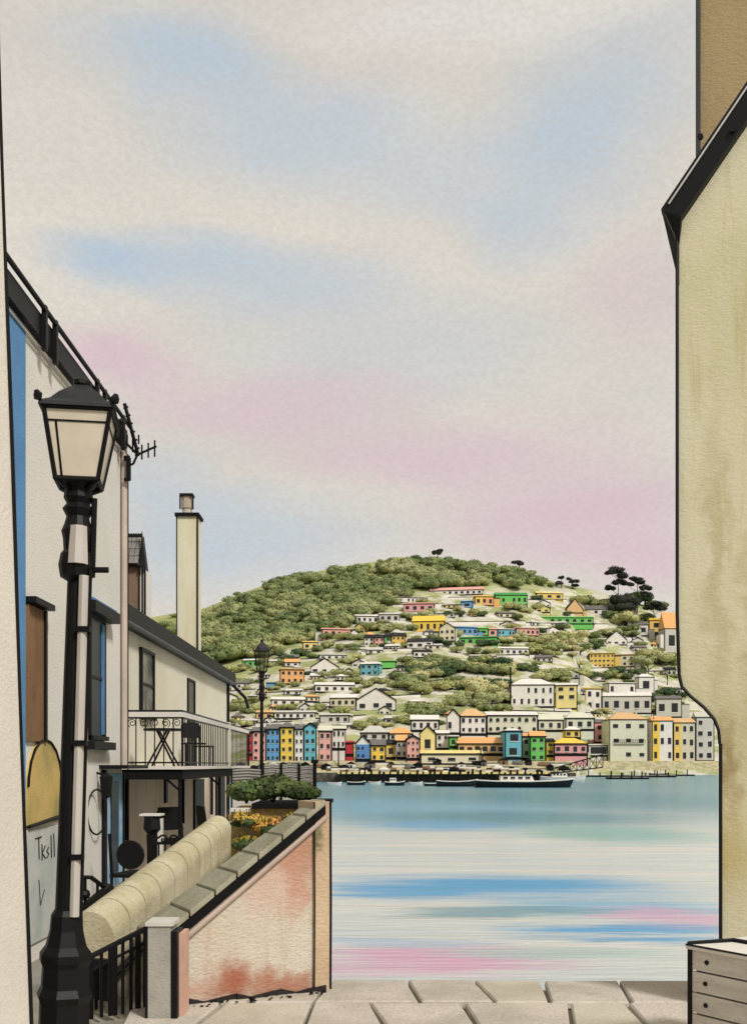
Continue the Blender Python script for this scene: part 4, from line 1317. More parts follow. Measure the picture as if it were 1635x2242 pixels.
# ---- round topped wall behind
C0, C1 = P(196, 1998, 7.2), P(478, 1785, 9.9)
rt = root('round_topped_wall', (C0.x, C0.y, GZ), 'buff wall with a fat rounded top running up towards the flower bed', 'wall')
rw_m = mat('buff_rounded_stone', lin(200, 191, 164), rough=.92, var=.14, scale=3.6, second=lin(176, 166, 130), bump=.6, bscale=26, grain=.22, drips=.4, drip_col=lin(170, 154, 106))
dC = Vector((C1.x - C0.x, C1.y - C0.y, 0)).normalized()
nC = Vector((dC.y, -dC.x, 0))      # towards the viewer's right
NC = 9
for i in range(NC):
    f0, f1 = i / NC + .0035, (i + 1) / NC - .0035
    m = MB()
    rings = []
    for f in (f0, f1):
        c = C0.lerp(C1, f)
        rr = .172 - .045 * f
        prof = [(rr, -.46), (rr, -.30), (rr, -rr)] + [(rr * math.cos(a_), -rr + rr * math.sin(a_)) for a_ in np.linspace(.12, math.pi - .12, 12)] + [(-rr, -rr), (-rr, -.46)]
        rings.append([c + nC * u + Vector((0, 0, v)) for u, v in prof])
    n = len(rings[0])
    m.add(rings[0] + rings[1], [(k_, (k_ + 1) % n, n + (k_ + 1) % n, n + k_) for k_ in range(n)])
    m.add(rings[0] + rings[1], [tuple(range(n))[::-1], tuple(range(n, 2 * n))])
    rs = m.build('rounded_stone', rw_m, rt)
    rs.data.polygons.foreach_set('use_smooth', [True] * n + [False] * 2)
m = MB()
c0_, c1_ = C0, C1
m.hexa([Vector((q.x, q.y, z)) for z, q in [(GZ - .1, C0 + nC * .15), (GZ - .1, C1 + nC * .105), (GZ - .1, C1 - nC * .12), (GZ - .1, C0 - nC * .17)]] +
       [C0 + nC * .15 + Vector((0, 0, -.455)), C1 + nC * .105 + Vector((0, 0, -.455)), C1 - nC * .12 + Vector((0, 0, -.455)), C0 - nC * .17 + Vector((0, 0, -.455))])
m.build('base', mat('grey_wash_base', lin(160, 154, 144), var=.15, scale=3, bump=.4), rt)
MB().tube([C0 + nC * .184 + Vector((0, 0, -.40)), C1 + nC * .139 + Vector((0, 0, -.40))], .010, 6).build('drip_line', INK, rt)
MB().tube([C0 + nC * .187 + Vector((0, 0, -.455)), C1 + nC * .142 + Vector((0, 0, -.455))], .016, 6).build('drip_line', INK, rt)

# black railings in front of the round topped wall
rt = root('iron_railing', P(255, 2242, 6.7), 'black iron railing below the round topped wall beside the lamp', 'railing')
r0, r1 = P(196, 2096, 6.7), P(325, 2030, 6.95)
MB().tube([r0, r1], .018, 6).build('top_rail', INK, rt)
MB().tube([r0 + Vector((0, 0, -.09)), r1 + Vector((0, 0, -.09))], .01, 6).build('rail', INK, rt)
for i, f in enumerate([.02, .2, .34, .42, .56, .7, .82, .94]):
    q = r0.lerp(r1, f)
    m = MB()
    m.tube([Vector((q.x, q.y, GZ - .02)), q], .012 if i % 3 else .02, 6)
    m.build('bar', INK, rt)
# black plate standing in for a dark recess behind the rail
q0 = P(200, 2100, 6.95)
rt = root('dark_recess_panel', (q0.x, q0.y, GZ), 'black panel as the dark recess under the near end of the rounded wall', 'recess stand-in')
MB().hexa([q0 + Vector(v_) for v_ in ((0, 0, -.26), (.125, .05, -.30), (.125, .10, -.30), (0, .05, -.26), (0, 0, .0), (.13, .05, -.015), (.13, .10, -.015), (0, .05, 0))]).build('dark_recess_face', INK, rt)
MB().box(q0.x + .1, q0.y + .04, GZ - .03, q0.x + .13, q0.y + .08, q0.z - .25).build('leg', INK, rt)
MB().tube([(q0.x + .02, q0.y + .05, GZ - .03), (q0.x + .02, q0.y + .05, q0.z - .2)], .012, 6).build('leg', INK, rt)

# ---- raised planter with bush and yellow flowers
def leaves(name, c, R3, n, size, mt, parent, seed, lobes=6):
    q, f = leaf_cloud(n, R3, size, lobes, seed)
    o_ = bpy.data.objects.new(name, np_mesh(name, q, f, mt))
    COL.objects.link(o_)
    r = parent
    o_.parent = parent
    o_.location = Vector(c) - r.location
    return o_


pl0, pl1 = P(506, 1776, 10.6), P(704, 1762, 10.6)
rt = root('raised_planter', (pl0.x, 10.6, GZ), 'raised masonry planter with a black ledge behind the stair wall', 'planter')
MB().box(pl0.x, 10.6, GZ - .1, -.54, 11.6, 5.16).build('planter_wall', mat('ochre_bed_stone', lin(200, 176, 112), var=.2, scale=6, bump=.5), rt)
MB().box(-1.22, 10.53, 5.162, -.50, 11.62, 5.215).build('ledge', INKM, rt)
MB().box(pl0.x, 10.56, 5.13, -1.23, 10.7, 5.165).build('ledge', hmat('white'), rt)
MB().box(-.62, 10.5, 5.216, -.42, 11.0, 5.25).build('slate', INKM, rt)
for i, (px, py, wx, hz, lb) in enumerate([(540, 1738, .17, .15, 'leafy green bush at the left end of the raised planter'), (597, 1730, .24, .19, 'tallest rounded green bush in the middle of the raised planter'),
                                          (662, 1738, .17, .13, 'low green bush at the right end of the raised planter')]):
    c = P(px, py, 11.0)
    rb = root('bush', (c.x, c.y, 5.2), lb, 'bush', 'bushes in the raised planter')
    leaves('foliage', c, (wx * 1.25, .25, hz * 1.2), 2200, .024, BUSH, rb, 500 + i, 9)
    m = MB()
    for k_ in range(5):
        a_ = k_ * 1.25
        m.tube([(c.x, c.y, 5.2), (c.x + math.cos(a_) * wx * .6, c.y + math.sin(a_) * .1, c.z + hz * random.uniform(.3, 1.15))], [.012, .004], 5)
    m.build('stems', BARK, rb)
for i, (px, py, wx, hz, lb) in enumerate([(540, 1800, .22, .13, 'yellow flowering plant trailing below the left bush'), (600, 1812, .26, .15, 'yellow flowering plant trailing at the middle of the planter face'),
                                          (655, 1796, .20, .10, 'yellow flowering plant trailing near the right end of the planter'), (550, 1850, .22, .12, 'lowest yellow flowering plant against the rounded wall')]):
    c = P(px, py, 10.45)
    rb = root('flowering_plant', c, lb, 'flowering plant', 'yellow flowers on the planter')
    leaves('blossom', c, (wx, .12, hz), 900, .02, YFLOW, rb, 600 + i, 7)
    leaves('foliage', c + Vector((0, -.03, -.02)), (wx, .12, hz * .9), 260, .02, BUSH, rb, 650 + i, 6)
    for k_ in range(6):
        x = c.x + random.uniform(-.9, .9) * wx
        MB().tube([(x, 10.4, c.z + hz), (x + random.uniform(-.06, .06), 10.31, c.z + random.uniform(-.6, .4) * hz)], .005, 5).build('stem', BARK, rb)

# slatted screens between terrace and town
slat_m = mat('weathered_slat', lin(172, 168, 160), var=.12, scale=6)
for i, (x0_, x1_, y0_, y1_) in enumerate([(508, 574, 1684, 1716), (577, 615, 1672, 1722), (617, 654, 1671, 1722), (656, 690, 1676, 1722)]):
    Yd = 13.2
    a0_, a1_ = P(x0_, y0_, Yd), P(x1_, y1_, Yd)
    rt = root('slatted_screen', (a0_.x, Yd, GZ), ['low slatted screen joined to the balcony house', 'tall slatted screen right of the far street lamp', 'middle slatted screen with curved slats', 'slatted screen nearest the black corner post'][i], 'screen', 'grey slatted screens on the terrace')
    MB().box(a0_.x, Yd + .01, GZ - .05, a1_.x, Yd + .05, a0_.z - .01).build('back_panel', mat('screen_back', lin(214, 210, 202)), rt)
    n = 10
    for j in range(n):
        z = a0_.z - (a0_.z - a1_.z) * (j + .3) / n
        m = MB()
        mid = (a0_.x + a1_.x) / 2
        tk = .007 if j % 2 == 0 else .02
        m.prism([(a0_.x, Yd, z), (mid, Yd, z + .014), (a1_.x, Yd, z), (a1_.x, Yd, z + tk), (mid, Yd, z + .014 + tk), (a0_.x, Yd, z + tk)], (0, .012, 0))
        m.build('slat', slat_m if j % 2 else INKM, rt)
    for xx in (a0_.x, a1_.x):
        MB().box(xx - .008, Yd - .02, GZ - .05, xx + .008, Yd + .06, a0_.z + .01).build('post', INK, rt)
q = P(689, 1640, 12.0)
rt = root('corner_post', (q.x, q.y, GZ), 'slim black post rising at the corner of the terrace above the water', 'post')
MB().tube([(q.x, q.y, GZ - .05), (q.x, q.y, 5.62)], .022, 8).build('shaft', INK, rt)
MB().box(q.x - .04, q.y - .04, 5.62, q.x + .04, q.y + .04, 5.66).build('cap', INK, rt)

# ---- white house on the left (eave parallel to the street)
XW = -2.87
wh_m = mat('white_lime_render', lin(228, 223, 214), rough=.95, var=.05, scale=.9, second=lin(218, 216, 208), bump=.3, bscale=24, grain=.10)
rt = root('white_house', (XW, 9, GZ), 'tall white rendered house behind the street lamp with a black gutter board', 'house')
MB().box(-8, 4.7, GZ - .1, XW, 12.0, 9.3).build('wall', wh_m, rt)
rf = MB()
rf.prism([(XW + .05, 4.6, 9.36), (-5.4, 4.6, 10.5), (-8, 4.6, 9.36)], (0, 7.42, 0))
rf = rf.build('roof', mat('dark_slate', lin(60, 60, 62), var=.2, scale=4), rt)
MB().box(XW, 4.6, 9.22, XW + .06, 12.02, 9.42).build('gutter_board', INK, rt)
MB().tube([(XW + .085, 4.6, 9.47), (XW + .085, 12.03, 9.47)], .022, 8).build('gutter', INK, rt)
MB().tube([(XW + .03, 4.6, 9.15), (XW + .03, 12.03, 9.15)], .010, 6).build('gutter_trim', mat('pale_trim', lin(216, 212, 204)), rt)
for y in (8.9, 9.2, 10.6, 10.9, 11.7):
    MB().box(XW + .06, y, 9.12, XW + .1, y + .05, 9.5).build('gutter_bracket', INK, rt)
MB().box(XW, 7.5, GZ, XW + .02, 8.62, 9.19).build('blue_pilaster', mat('blue_paint', lin(96, 146, 194), var=.08, scale=2, bump=.3), rt)
# corner downpipe, pinkish
MB().tube([(XW + .035, 11.97, 5.6), (XW + .035, 11.97, 9.2)], .035, 10).build('downpipe', mat('dusty_pink_pipe2', lin(196, 178, 166), rough=.6, var=.08), rt)
for dx_ in (-.002, .07):
    MB().tube([(XW + dx_, 11.93 if dx_ < 0 else 12.0, 5.0), (XW + dx_, 11.93 if dx_ < 0 else 12.0, 9.15)], .007, 5).build('edge_bead', INK, rt)


def side_window(rt, x, y0, y1, z0, z1, glass, frame, name='window', out_=.03):
    m = MB()
    m.box(x - .02, y0, z0, x + out_ * .4, y1, z1)
    o_ = m.build(name, glass, rt)
    fr = MB()
    w_ = .045
    fr.box(x, y0 - w_, z0 - w_, x + out_, y0, z1 + w_)
    fr.box(x, y1, z0 - w_, x + out_, y1 + w_, z1 + w_)
    fr.box(x, y0, z1, x + out_, y1, z1 + w_)
    fr.box(x - .01, y0 - w_, z0 - w_, x + out_ + .03, y1 + w_, z0)
    fo = fr.build('window_frame', frame, rt)
    bars = MB()
    bars.box(x + .01, y0, (z0 + z1) / 2 - .015, x + out_ * .8, y1, (z0 + z1) / 2 + .015)
    bars.build('glazing_bar', frame, rt)
    return o_


NAVY = mat('navy_glass', lin(30, 40, 58), rough=.3, var=.25, scale=3)
BLUEF = mat('blue_frame', lin(84, 128, 172), rough=.6)
side_window(rt, XW, 10.62, 11.14, 5.90, 7.10, NAVY, INK)
MB().box(XW + .012, 11.04, 5.92, XW + .03, 11.12, 7.08).build('blue_shutter', BLUEF, rt)
MB().box(XW, 10.42, 7.13, XW + .12, 11.42, 7.24).build('window_hood', INK, rt)
MB().box(XW, 10.42, 7.245, XW + .09, 11.40, 7.27).build('hood_lead', BLUEF, rt)
MB().box(XW, 10.45, 5.76, XW + .10, 11.32, 5.84).build('window_sill', INK, rt)
brm = mat('brown_shutter', lin(136, 104, 74), var=.15, scale=3, stretch=(1, 1, .3), bump=.3)
MB().box(XW, 8.66, 5.80, XW + .03, 9.06, 6.93).build('shutter', brm, rt)
MB().box(XW, 8.64, 6.94, XW + .10, 9.16, 6.99).build('shutter_hood', INK, rt)
MB().box(XW + .002, 9.06, 5.80, XW + .05, 9.11, 6.93).build('shutter_edge', INK, rt)
# arched doorway with ochre fanlight and notice panel
am = MB()
ys, yc, hw = 8.72, 9.12, .46
pts = [(XW, yc - hw, 5.10), (XW, yc + hw, 5.10), (XW, yc + hw, 5.42)] + [(XW, yc + hw * math.cos(a_), 5.42 + .40 * math.sin(a_)) for a_ in np.linspace(.2, math.pi - .2, 9)] + [(XW, yc - hw, 5.42)]
am.prism(pts, (.025, 0, 0))
am.build('arched_panel', mat('ochre_panel', lin(204, 176, 108), var=.1, scale=2, second=lin(150, 142, 92), bump=.3), rt)
am = MB()
am.tube([(XW + .03, q[1], q[2]) for q in pts[2:]], .012, 6)
am.build('arch_trim', INK, rt)
am = MB()
am.tube([(XW + .035, yc - hw, 5.09), (XW + .05, yc, 5.12), (XW + .035, yc + hw, 5.14)], .016, 6)
am.build('panel_rail', INK, rt)
dr = MB()
dr.box(XW, yc - hw, GZ + .1, XW + .02, yc + hw, 5.06)
dr = dr.build('door', mat('grey_white_door', lin(204, 204, 196), var=.08, scale=2.5, second=lin(176, 182, 178)), rt)
# handwriting on the door: T k s | |
tx = MB()


def stroke(pts_, r=.006):
    tx.tube([(XW + .024, y, z) for y, z in pts_], r, 5)


stroke([(8.86, 4.98), (9.02, 4.985)])
stroke([(8.94, 4.98), (8.955, 4.80)])
stroke([(9.03, 4.92), (9.035, 4.78)])
stroke([(9.12, 4.90), (9.04, 4.84), (9.13, 4.79)])
stroke([(9.22, 4.88), (9.16, 4.85), (9.22, 4.82), (9.17, 4.79)])
stroke([(9.28, 4.98), (9.30, 4.78)])
stroke([(9.36, 4.99), (9.385, 4.78)])
stroke([(8.95, 4.62), (8.99, 4.40), (9.10, 4.52)], .004)
tx.build('lettering', mat('pencil_grey', lin(60, 58, 58)), dr)
# blue door near the corner
BD = mat('blue_door', lin(120, 164, 196), var=.12, scale=3, second=lin(176, 200, 214))
dd_ = MB().box(XW, 11.20, 4.28, XW + .03, 11.90, 5.50).build('door', BD, rt)
MB().box(XW + .03, 11.36, 4.42, XW + .042, 11.68, 5.42).build('door_panel', NAVY, dd_)
MB().box(XW, 11.10, 4.2, XW + .04, 11.19, 5.55).build('door_frame', INK, rt)
MB().box(XW, 11.0, 5.56, XW + .30, 12.0, 5.60).build('door_canopy', INK, rt)
MB().box(XW, 11.1, GZ, XW + .35, 11.95, 4.2).build('step', hmat('white'), rt)
MB().box(XW + .02, 11.905, 4.2, XW + .05, 11.93, 5.5).build('door_frame', INK, rt)
# wall lamp and hanging ring by the door
c = Vector((XW + .10, 10.9, 5.42))
rt = root('wall_lantern', c, 'small black wall lantern left of the blue door', 'wall lantern')
MB().tube([c + Vector((0, 0, .10)), c + Vector((0, 0, .06)), c + Vector((0, 0, -.14)), c + Vector((0, 0, -.17))], [.01, .07, .05, .01], 8).build('lamp_body', INK, rt)
MB().tube([c + Vector((0, 0, .07)), c + Vector((-.10, 0, .10))], .012, 6).build('bracket', INK, rt)
c = Vector((XW + .05, 10.72, 5.12))
rt = root('rope_ring', c, 'thin black hoop hanging on the white wall under the lantern', 'hoop')
MB().tube([c + Vector((.06 * math.cos(a_), .14 * math.cos(a_), .23 * math.sin(a_))) for a_ in np.linspace(0, 2 * math.pi, 25)], .010, 6, caps=False).build('hoop', INK, rt)
# little stair handrail
c0, c1 = P(170, 1920, 9.0), P(236, 1948, 9.6)
rt = root('handrail', (c0.x, c0.y, GZ), 'short curved black handrail just right of the lamp post', 'handrail')
MB().tube([c0, P(200, 1921, 9.2), c1], .02, 6).build('rail', INK, rt)
for (px, py, yy, z0) in ((187, 1920, 9.1, GZ), (214, 1930, 9.35, GZ)):
    q = P(px, py, yy)
    MB().tube([(q.x, q.y, z0), q], .014, 6).build('post', INK, rt)
q = P(185, 1958, 9.1)
MB().tube([q + Vector((0, 0, -.05)), q + Vector((0, 0, -.03)), q, q + Vector((0, 0, .03)), q + Vector((0, 0, .05))], [.01, .045, .055, .045, .01], 8).build('ball', INK, rt)
MB().tube([P(176, 1990, 9.0), P(240, 1945, 9.6)], [.03, .05], 7).build('stringer', INK, rt)
# aerial on the white house corner
c = P(268, 1000, 11.9)
rt = root('television_aerial', c, 'spiky television aerial fixed at the top corner of the white house', 'aerial')
aer = lambda a_, b_, r=.012, nm='rod': MB().tube([P(a_[0], a_[1], 11.9), P(b_[0], b_[1], 11.9)], r, 5).build(nm, INK, rt)
aer((273, 884), (303, 998), .022, 'boom')
aer((296, 998), (343, 977), .014, 'boom')
aer((272, 1003), (285, 1003), .03, 'bracket')
aer((282, 1003), (282, 1052), .028, 'bracket')
aer((272, 1050), (284, 1050), .02, 'bracket')
aer((284, 1018), (292, 1016), .014)
aer((292, 1016), (302, 994), .014, 'arm')
aer((274, 968), (300, 994), .016, 'arm')
for (x, y0_, y1_) in ((311, 974, 1006), (325, 970, 1002), (339, 964, 1000), (279, 952, 975), (291, 962, 990), (304, 952, 972)):
    aer((x, y0_), (x, y1_), .010, 'director')
for i in range(6):
    x, y = 275 + i * 5, 892 + i * 18
    aer((x - 4, y + 3), (x + 6, y - 2), .012, 'director')

# ---- balcony house
XH = -3.3
cr_m = mat('cream_render', lin(220, 214, 196), rough=.95, var=.08, scale=.8, second=lin(210, 205, 182), bump=.5, bscale=22, grain=.12)
rt = root('balcony_house', (XH, 14, GZ), 'cream house with a black sloping roof edge and a tall chimney behind the balcony', 'house')
MB().box(-9, 12.02, 5.5, XH, 23.7, 7.5).build('wall', cr_m, rt)
MB().box(-9, 12.02, GZ - .1, XH - .01, 23.7, 5.5).build('lower_wall', mat('taupe_render', lin(206, 192, 174), rough=.95, var=.12, scale=1.2, second=lin(190, 174, 154), drips=.5, drip_col=lin(148, 132, 112), bump=.4), rt)
rf = MB()
rf.prism([(XH + .04, 12.02, 7.53), (-6, 12.02, 8.5), (-9, 12.02, 7.53)], (0, 11.9, 0))
rf = rf.build('roof', MATS['dark_slate'], rt)
MB().box(XH, 12.03, 7.42, XH + .12, 24.3, 7.70).build('gutter_board', INK, rt)
MB().tube([(XH + .13, 12.1, 7.44), (XH + .13, 24.2, 7.44)], .035, 8).build('gutter', mat('lead_grey', lin(84, 84, 86), rough=.6), rt)
MB().tube([(XH + .03, 23.66, GZ), (XH + .03, 23.66, 7.45)], .035, 8).build('downpipe', INK, rt)
MB().tube([(XH + .10, 23.9, 7.42), (XH + .35, 24.2, 7.15), (XH + .42, 24.2, 6.9)], .04, 6).build('gutter_outlet', INK, rt)
side_window(rt, XH, 14.85, 15.62, 6.30, 7.22, mat('grey_curtain_glass', lin(60, 60, 58), rough=.3, var=.5, scale=2.2, second=lin(160, 156, 146)), INK, out_=.05)
side_window(rt, XH, 18.65, 19.3, 5.62, 7.1, GLASSD, INK, name='balcony_door')
for (y0_, y1_, z0_, z1_) in ((19.3, 20.35, 4.35, 5.33), (22.0, 23.2, 4.3, 5.4), (16.6, 16.75, 5.0, 5.46)):
    MB().box(XH - .02, y0_, z0_, XH + .03, y1_, z1_).build('doorway', INK, rt)
for y_ in (13.9, 18.0, 21.2):
    MB().tube([(XH + .04, y_, 4.6), (XH + .04, y_, 5.42)], .03, 7).build('downpipe', INKM, rt)
# chimney
y_ = 20.4
x0, x1 = (388 - CX) * y_ / F, (432 - CX) * y_ / F
zt = EYE + (HY - 1130) * y_ / F
MB().box(x0, y_, 7.3, x1, y_ + .45, zt).build('chimney', mat('buff_chimney_render', lin(216, 211, 188), var=.1, scale=2, second=lin(206, 198, 160), stretch=(2, 2, .4), bump=.4), rf)
MB().box(x0 - .04, y_ - .05, zt, x1 + .04, y_ + .5, zt + .06).build('chimney_cap', INKM, rf)
MB().box(x1 - .008, y_ - .02, 7.5, x1 + .02, y_ + .02, zt).build('chimney_edge', INK, rf)
MB().box(x0 - .015, y_ - .02, 7.5, x0 + .005, y_ + .02, zt).build('chimney_edge', INK, rf)
xm = (x0 + x1) / 2 - .03
MB().tube([(xm, y_ + .2, zt + .06), (xm, y_ + .2, zt + .16)], .10, 10).build('pot_neck', hmat('grey'), rf)
MB().tube([(xm, y_ + .2, zt + .16), (xm, y_ + .2, zt + .20), (xm, y_ + .2, zt + .42), (xm, y_ + .2, zt + .47)], [.10, .12, .12, .05], 10).build('chimney_pot', mat('pot_clay', lin(196, 180, 160)), rf)
for s_ in (-1, 1):
    MB().tube([(xm + s_ * .125, y_ + .1, zt + .16), (xm + s_ * .125, y_ + .1, zt + .44)], .016, 5).build('pot_strap', INK, rf)
MB().box(xm - .13, y_ + .05, zt + .42, xm + .13, y_ + .3, zt + .46).build('pot_hood', INK, rf)
# second stack: brown shaft with small slate roof
y_ = 17.2
x0, x1 = (274 - CX) * y_ / F, (306 - CX) * y_ / F
z0_, z1_, z2_ = 7.4, EYE + (HY - 1240) * y_ / F, EYE + (HY - 1168) * y_ / F
MB().box(x0, y_, z0_, x1, y_ + .5, z1_).build('chimney', mat('brown_stack', lin(128, 104, 88), var=.12, scale=2, bump=.4), rf)
MB().box(x1 + .002, y_ - .01, z0_, x1 + .09, y_ + .5, z1_ - .05).build('chimney_side', hmat('white'), rf)
for xx in (x1, x1 + .05, x1 + .09):
    MB().box(xx - .008, y_ - .03, z0_, xx + .012, y_ + .02, z1_).build('chimney_edge', INK, rf)
MB().prism([(x0, y_ - .10, z1_), (x0, y_ + .25, z2_), (x0, y_ + .6, z1_)], (x1 - x0 + .02, 0, 0)).build('stack_roof', MATS['dark_slate'], rf)
for j in range(4):
    for i in range(3):
        f0 = j / 4
        ya, za = y_ - .13 + .35 * f0, z1_ + (z2_ - z1_) * f0 + .02
        yb, zb = y_ - .13 + .35 * (f0 + .26), z1_ + (z2_ - z1_) * (f0 + .26) + .012
        xa = x0 + (x1 - x0) * (i + (.0 if j % 2 else .12)) / 3
        xb = xa + (x1 - x0) / 3 - .008
        MB().hexa([(xa, ya, za), (xb, ya, za), (xb, yb, zb), (xa, yb, zb), (xa, ya - .01, za + .012), (xb, ya - .01, za + .012), (xb, yb - .01, zb + .004), (xa, yb - .01, zb + .004)]).build('slate', mat('grey_slate_tile', lin(128, 124, 120), var=.2, scale=6), rf)
rb = MB()
rb.prism([(x1 + .03, y_ - .12, z1_ - .03), (x1 + .03, y_ + .02, z2_ + .05), (x1 + .13, y_ - .12, z1_ - .03)], (0, .05, 0))
rb.build('barge_board', INK, rf)
for i in range(6):
    x = x0 + (x1 - x0) * (i + .5) / 6
    MB().tube([(x, y_ + .2, z2_ - .02), (x, y_ + .2, z2_ + .045)], [.035, .015], 5).build('ridge_crest', INK, rf)

# balcony
BX0, BX1, BY0, BY1 = XH + .25, -2.36, 13.0, 19.9
BZ, BT = 5.58, 6.27
rt = root('balcony', (BX0, BY0, 5.45), 'white railed balcony on a thick black deck projecting from the cream house', 'balcony')
MB().box(XH, BY0, 5.42, BX1, BY1, 5.545).build('deck_beam', INKM, rt)
MB().box(XH, BY0 - .03, 5.546, BX1 + .03, BY1 + .03, 5.585).build('deck', hmat('white'), rt)
tubeb = lambda a_, b_, r, nm, mt=INK: MB().tube([a_, b_], r, 6).build(nm, mt, rt)
for z in (BT, BT - .085):
    tubeb((BX0, BY0, z), (BX1, BY0, z), .012, 'rail')
    tubeb((BX1, BY0, z), (BX1, BY1, z), .012, 'rail')
MB().box(BX0, BY0 - .006, BT - .075, BX1, BY0 + .006, BT - .012).build('rail_board', hmat('white'), rt)
MB().box(BX1 - .006, BY0 + .01, BT - .075, BX1 + .006, BY1, BT - .012).build('rail_board', hmat('white'), rt)
tubeb((BX0, BY0, BZ + .05), (BX1, BY0, BZ + .05), .010, 'rail')
tubeb((BX1, BY0, BZ + .05), (BX1, BY1, BZ + .05), .010, 'rail')
for i in range(7):
    x = BX0 + (BX1 - BX0) * i / 6
    tubeb((x, BY0, BZ), (x, BY0, BT - .085), .008 if 0 < i < 6 else .016, 'baluster')
for i in range(5):
    x = BX0 + (BX1 - BX0) * (i + .5) / 5
    s_ = 1 if i % 2 else -1
    pts = [(x + s_ * r_ * math.cos(a_), BY0 - .005, BT - .15 + r_ * math.sin(a_)) for a_, r_ in zip(np.linspace(-1, 9, 22), np.linspace(.058, .012, 22))]
    MB().tube(pts, .006, 5).build('scroll', INK, rt)
n = 40
for i in range(1, n + 1):
    y = BY0 + (BY1 - BY0) * i / n
    tubeb((BX1, y, BZ), (BX1, y, BT - .085), .016 if i in (24, 40) else .007, 'baluster', INK)
for i in (24,):
    y = BY0 + (BY1 - BY0) * i / n
    MB().box(BX1 - .03, y - .03, BZ - .03, BX1 + .03, y + .03, BT + .03).build('newel_post', hmat('white'), rt)
for (x, y) in ((BX1 - .04, BY0 + .04), (BX1 - .04, 16.4), (BX1 - .04, BY1 - .05)):
    MB().tube([(x, y, GZ - .05), (x, y, 5.42)], .022, 6).build('support_post', INK, rt)
for (x, y) in ((BX1 - .04, BY0 + .04), (BX1 - .04, 16.4)):
    MB().tube([(x, y, 5.28), (x - .16, y, 5.42)], .014, 6).build('brace', INK, rt)


def table(c, r, h, label, cross=True):
    rt = root('table', c, label, 'table')
    MB().tube([c + Vector((0, 0, h - .03)), c + Vector((0, 0, h))], r, 18).build('tabletop', INK, rt)
    for s_ in (-1, 1):
        for u in (-1, 1):
            MB().tube([c + Vector((s_ * r * .7, u * r * .6, 0)), c + Vector((-s_ * r * .25, u * r * .3, h - .03))], .014, 6).build('leg', INK, rt)


def chair(c, label, rot=0, s=1.0, round_back=False):
    rt = root('chair', c, label, 'chair', 'black terrace chairs')
    rt_ = Matrix.Rotation(rot, 3, 'Z')
    V = lambda x, y, z: c + rt_ @ Vector((x * s, y * s, z * s))
    m = MB()
    m.hexa([V(-.2, -.2, .42), V(.2, -.2, .42), V(.2, .2, .42), V(-.2, .2, .42), V(-.2, -.2, .45), V(.2, -.2, .45), V(.2, .2, .45), V(-.2, .2, .45)])
    m.build('seat', INK, rt)
    m = MB()
    if round_back:
        m.tube([V(0, .19, .62), V(0, .22, .62)], .125 * s, 16)
    else:
        m.hexa([V(-.19, .19, .55), V(.19, .19, .55), V(.19, .22, .55), V(-.19, .22, .55), V(-.17, .23, .85), V(.17, .23, .85), V(.17, .26, .85), V(-.17, .26, .85)])
    m.build('backrest', INK, rt)
    for (x, y) in ((-.18, -.18), (.18, -.18)):
        MB().tube([V(x, y, 0), V(x, y, .42)], .014 * s, 6).build('leg', INK, rt)
    for x in (-.18, .18):
        MB().tube([V(x, .2, 0), V(x, .2, .45), V(x, .24, .8)], .014 * s, 6).build('leg', INK, rt)


table(Vector((-2.80, 14.0, BZ + .005)), .26, .50, 'round black table on the near end of the balcony')
chair(Vector((-2.62, 15.3, BZ + .005)), 'black chair on the balcony behind the round table', .4, .75)
chair(Vector((-2.85, 17.6, BZ + .005)), 'black chair further along the balcony by the balcony door', 1.5, .75)
# items on the terrace below
chair(Vector((-2.34, 10.6, GZ)), 'black round backed chair beside the scrolled garden gate', 2.9, 1.15, True)
chair(Vector((-2.50, 13.6, GZ + .2)), 'black terrace chair under the balcony near the support post', .8, 1.0)
chair(Vector((-2.1, 14.2, GZ + .2)), 'black terrace chair closest to the rounded wall', 2.0, 1.0)
q = P(333, 1782, 10.9)
rt = root('stone_pier', (q.x, q.y, GZ), 'black capped pier behind the round backed chair', 'pier')
MB().box(q.x - .05, q.y, GZ, q.x + .05, q.y + .1, q.z - .02).build('shaft', INK, rt)
MB().tube([(q.x, q.y + .05, q.z - .22), (q.x, q.y + .05, q.z - .16), (q.x, q.y + .05, q.z - .02)], [.05, .10, .09], 8).build('urn', INK, rt)
MB().box(q.x - .12, q.y - .05, q.z - .02, q.x + .10, q.y + .16, q.z).build('cap', hmat('white'), rt)
MB().box(q.x + .055, q.y + .02, GZ, q.x + .10, q.y + .1, q.z - .05).build('side', hmat('white'), rt)
# scrolled gate
g0, g1 = P(334, 1846, 10.0), P(404, 1846, 10.0)
rt = root('garden_gate', (g0.x, g0.y, GZ), 'low black iron garden gate with two scrolls', 'gate')
MB().tube([g0, g1], .014, 6).build('top_rail', INK, rt)
for s_, cx_ in ((1, 347), (-1, 391)):
    cc = P(cx_, 1838, 10.0)
    pts = [cc + Vector((-s_ * .055, 0, -.01))] + [cc + Vector((s_ * (.05 + r_ * math.cos(a_)), 0, r_ * math.sin(a_))) for a_, r_ in zip(np.linspace(2.6, -4, 14), np.linspace(.045, .012, 14))]
    MB().tube(pts, .010, 6).build('scroll', INK, rt)
for i in range(6):
    x = g0.x + (g1.x - g0.x) * i / 5
    MB().tube([(x, g0.y, 4.3), (x, g0.y, g0.z)], .009, 5).build('bar', INK, rt)
MB().tube([(g0.x, g0.y, 4.3), (g1.x, g0.y, 4.3)], .012, 6).build('bottom_rail', INK, rt)

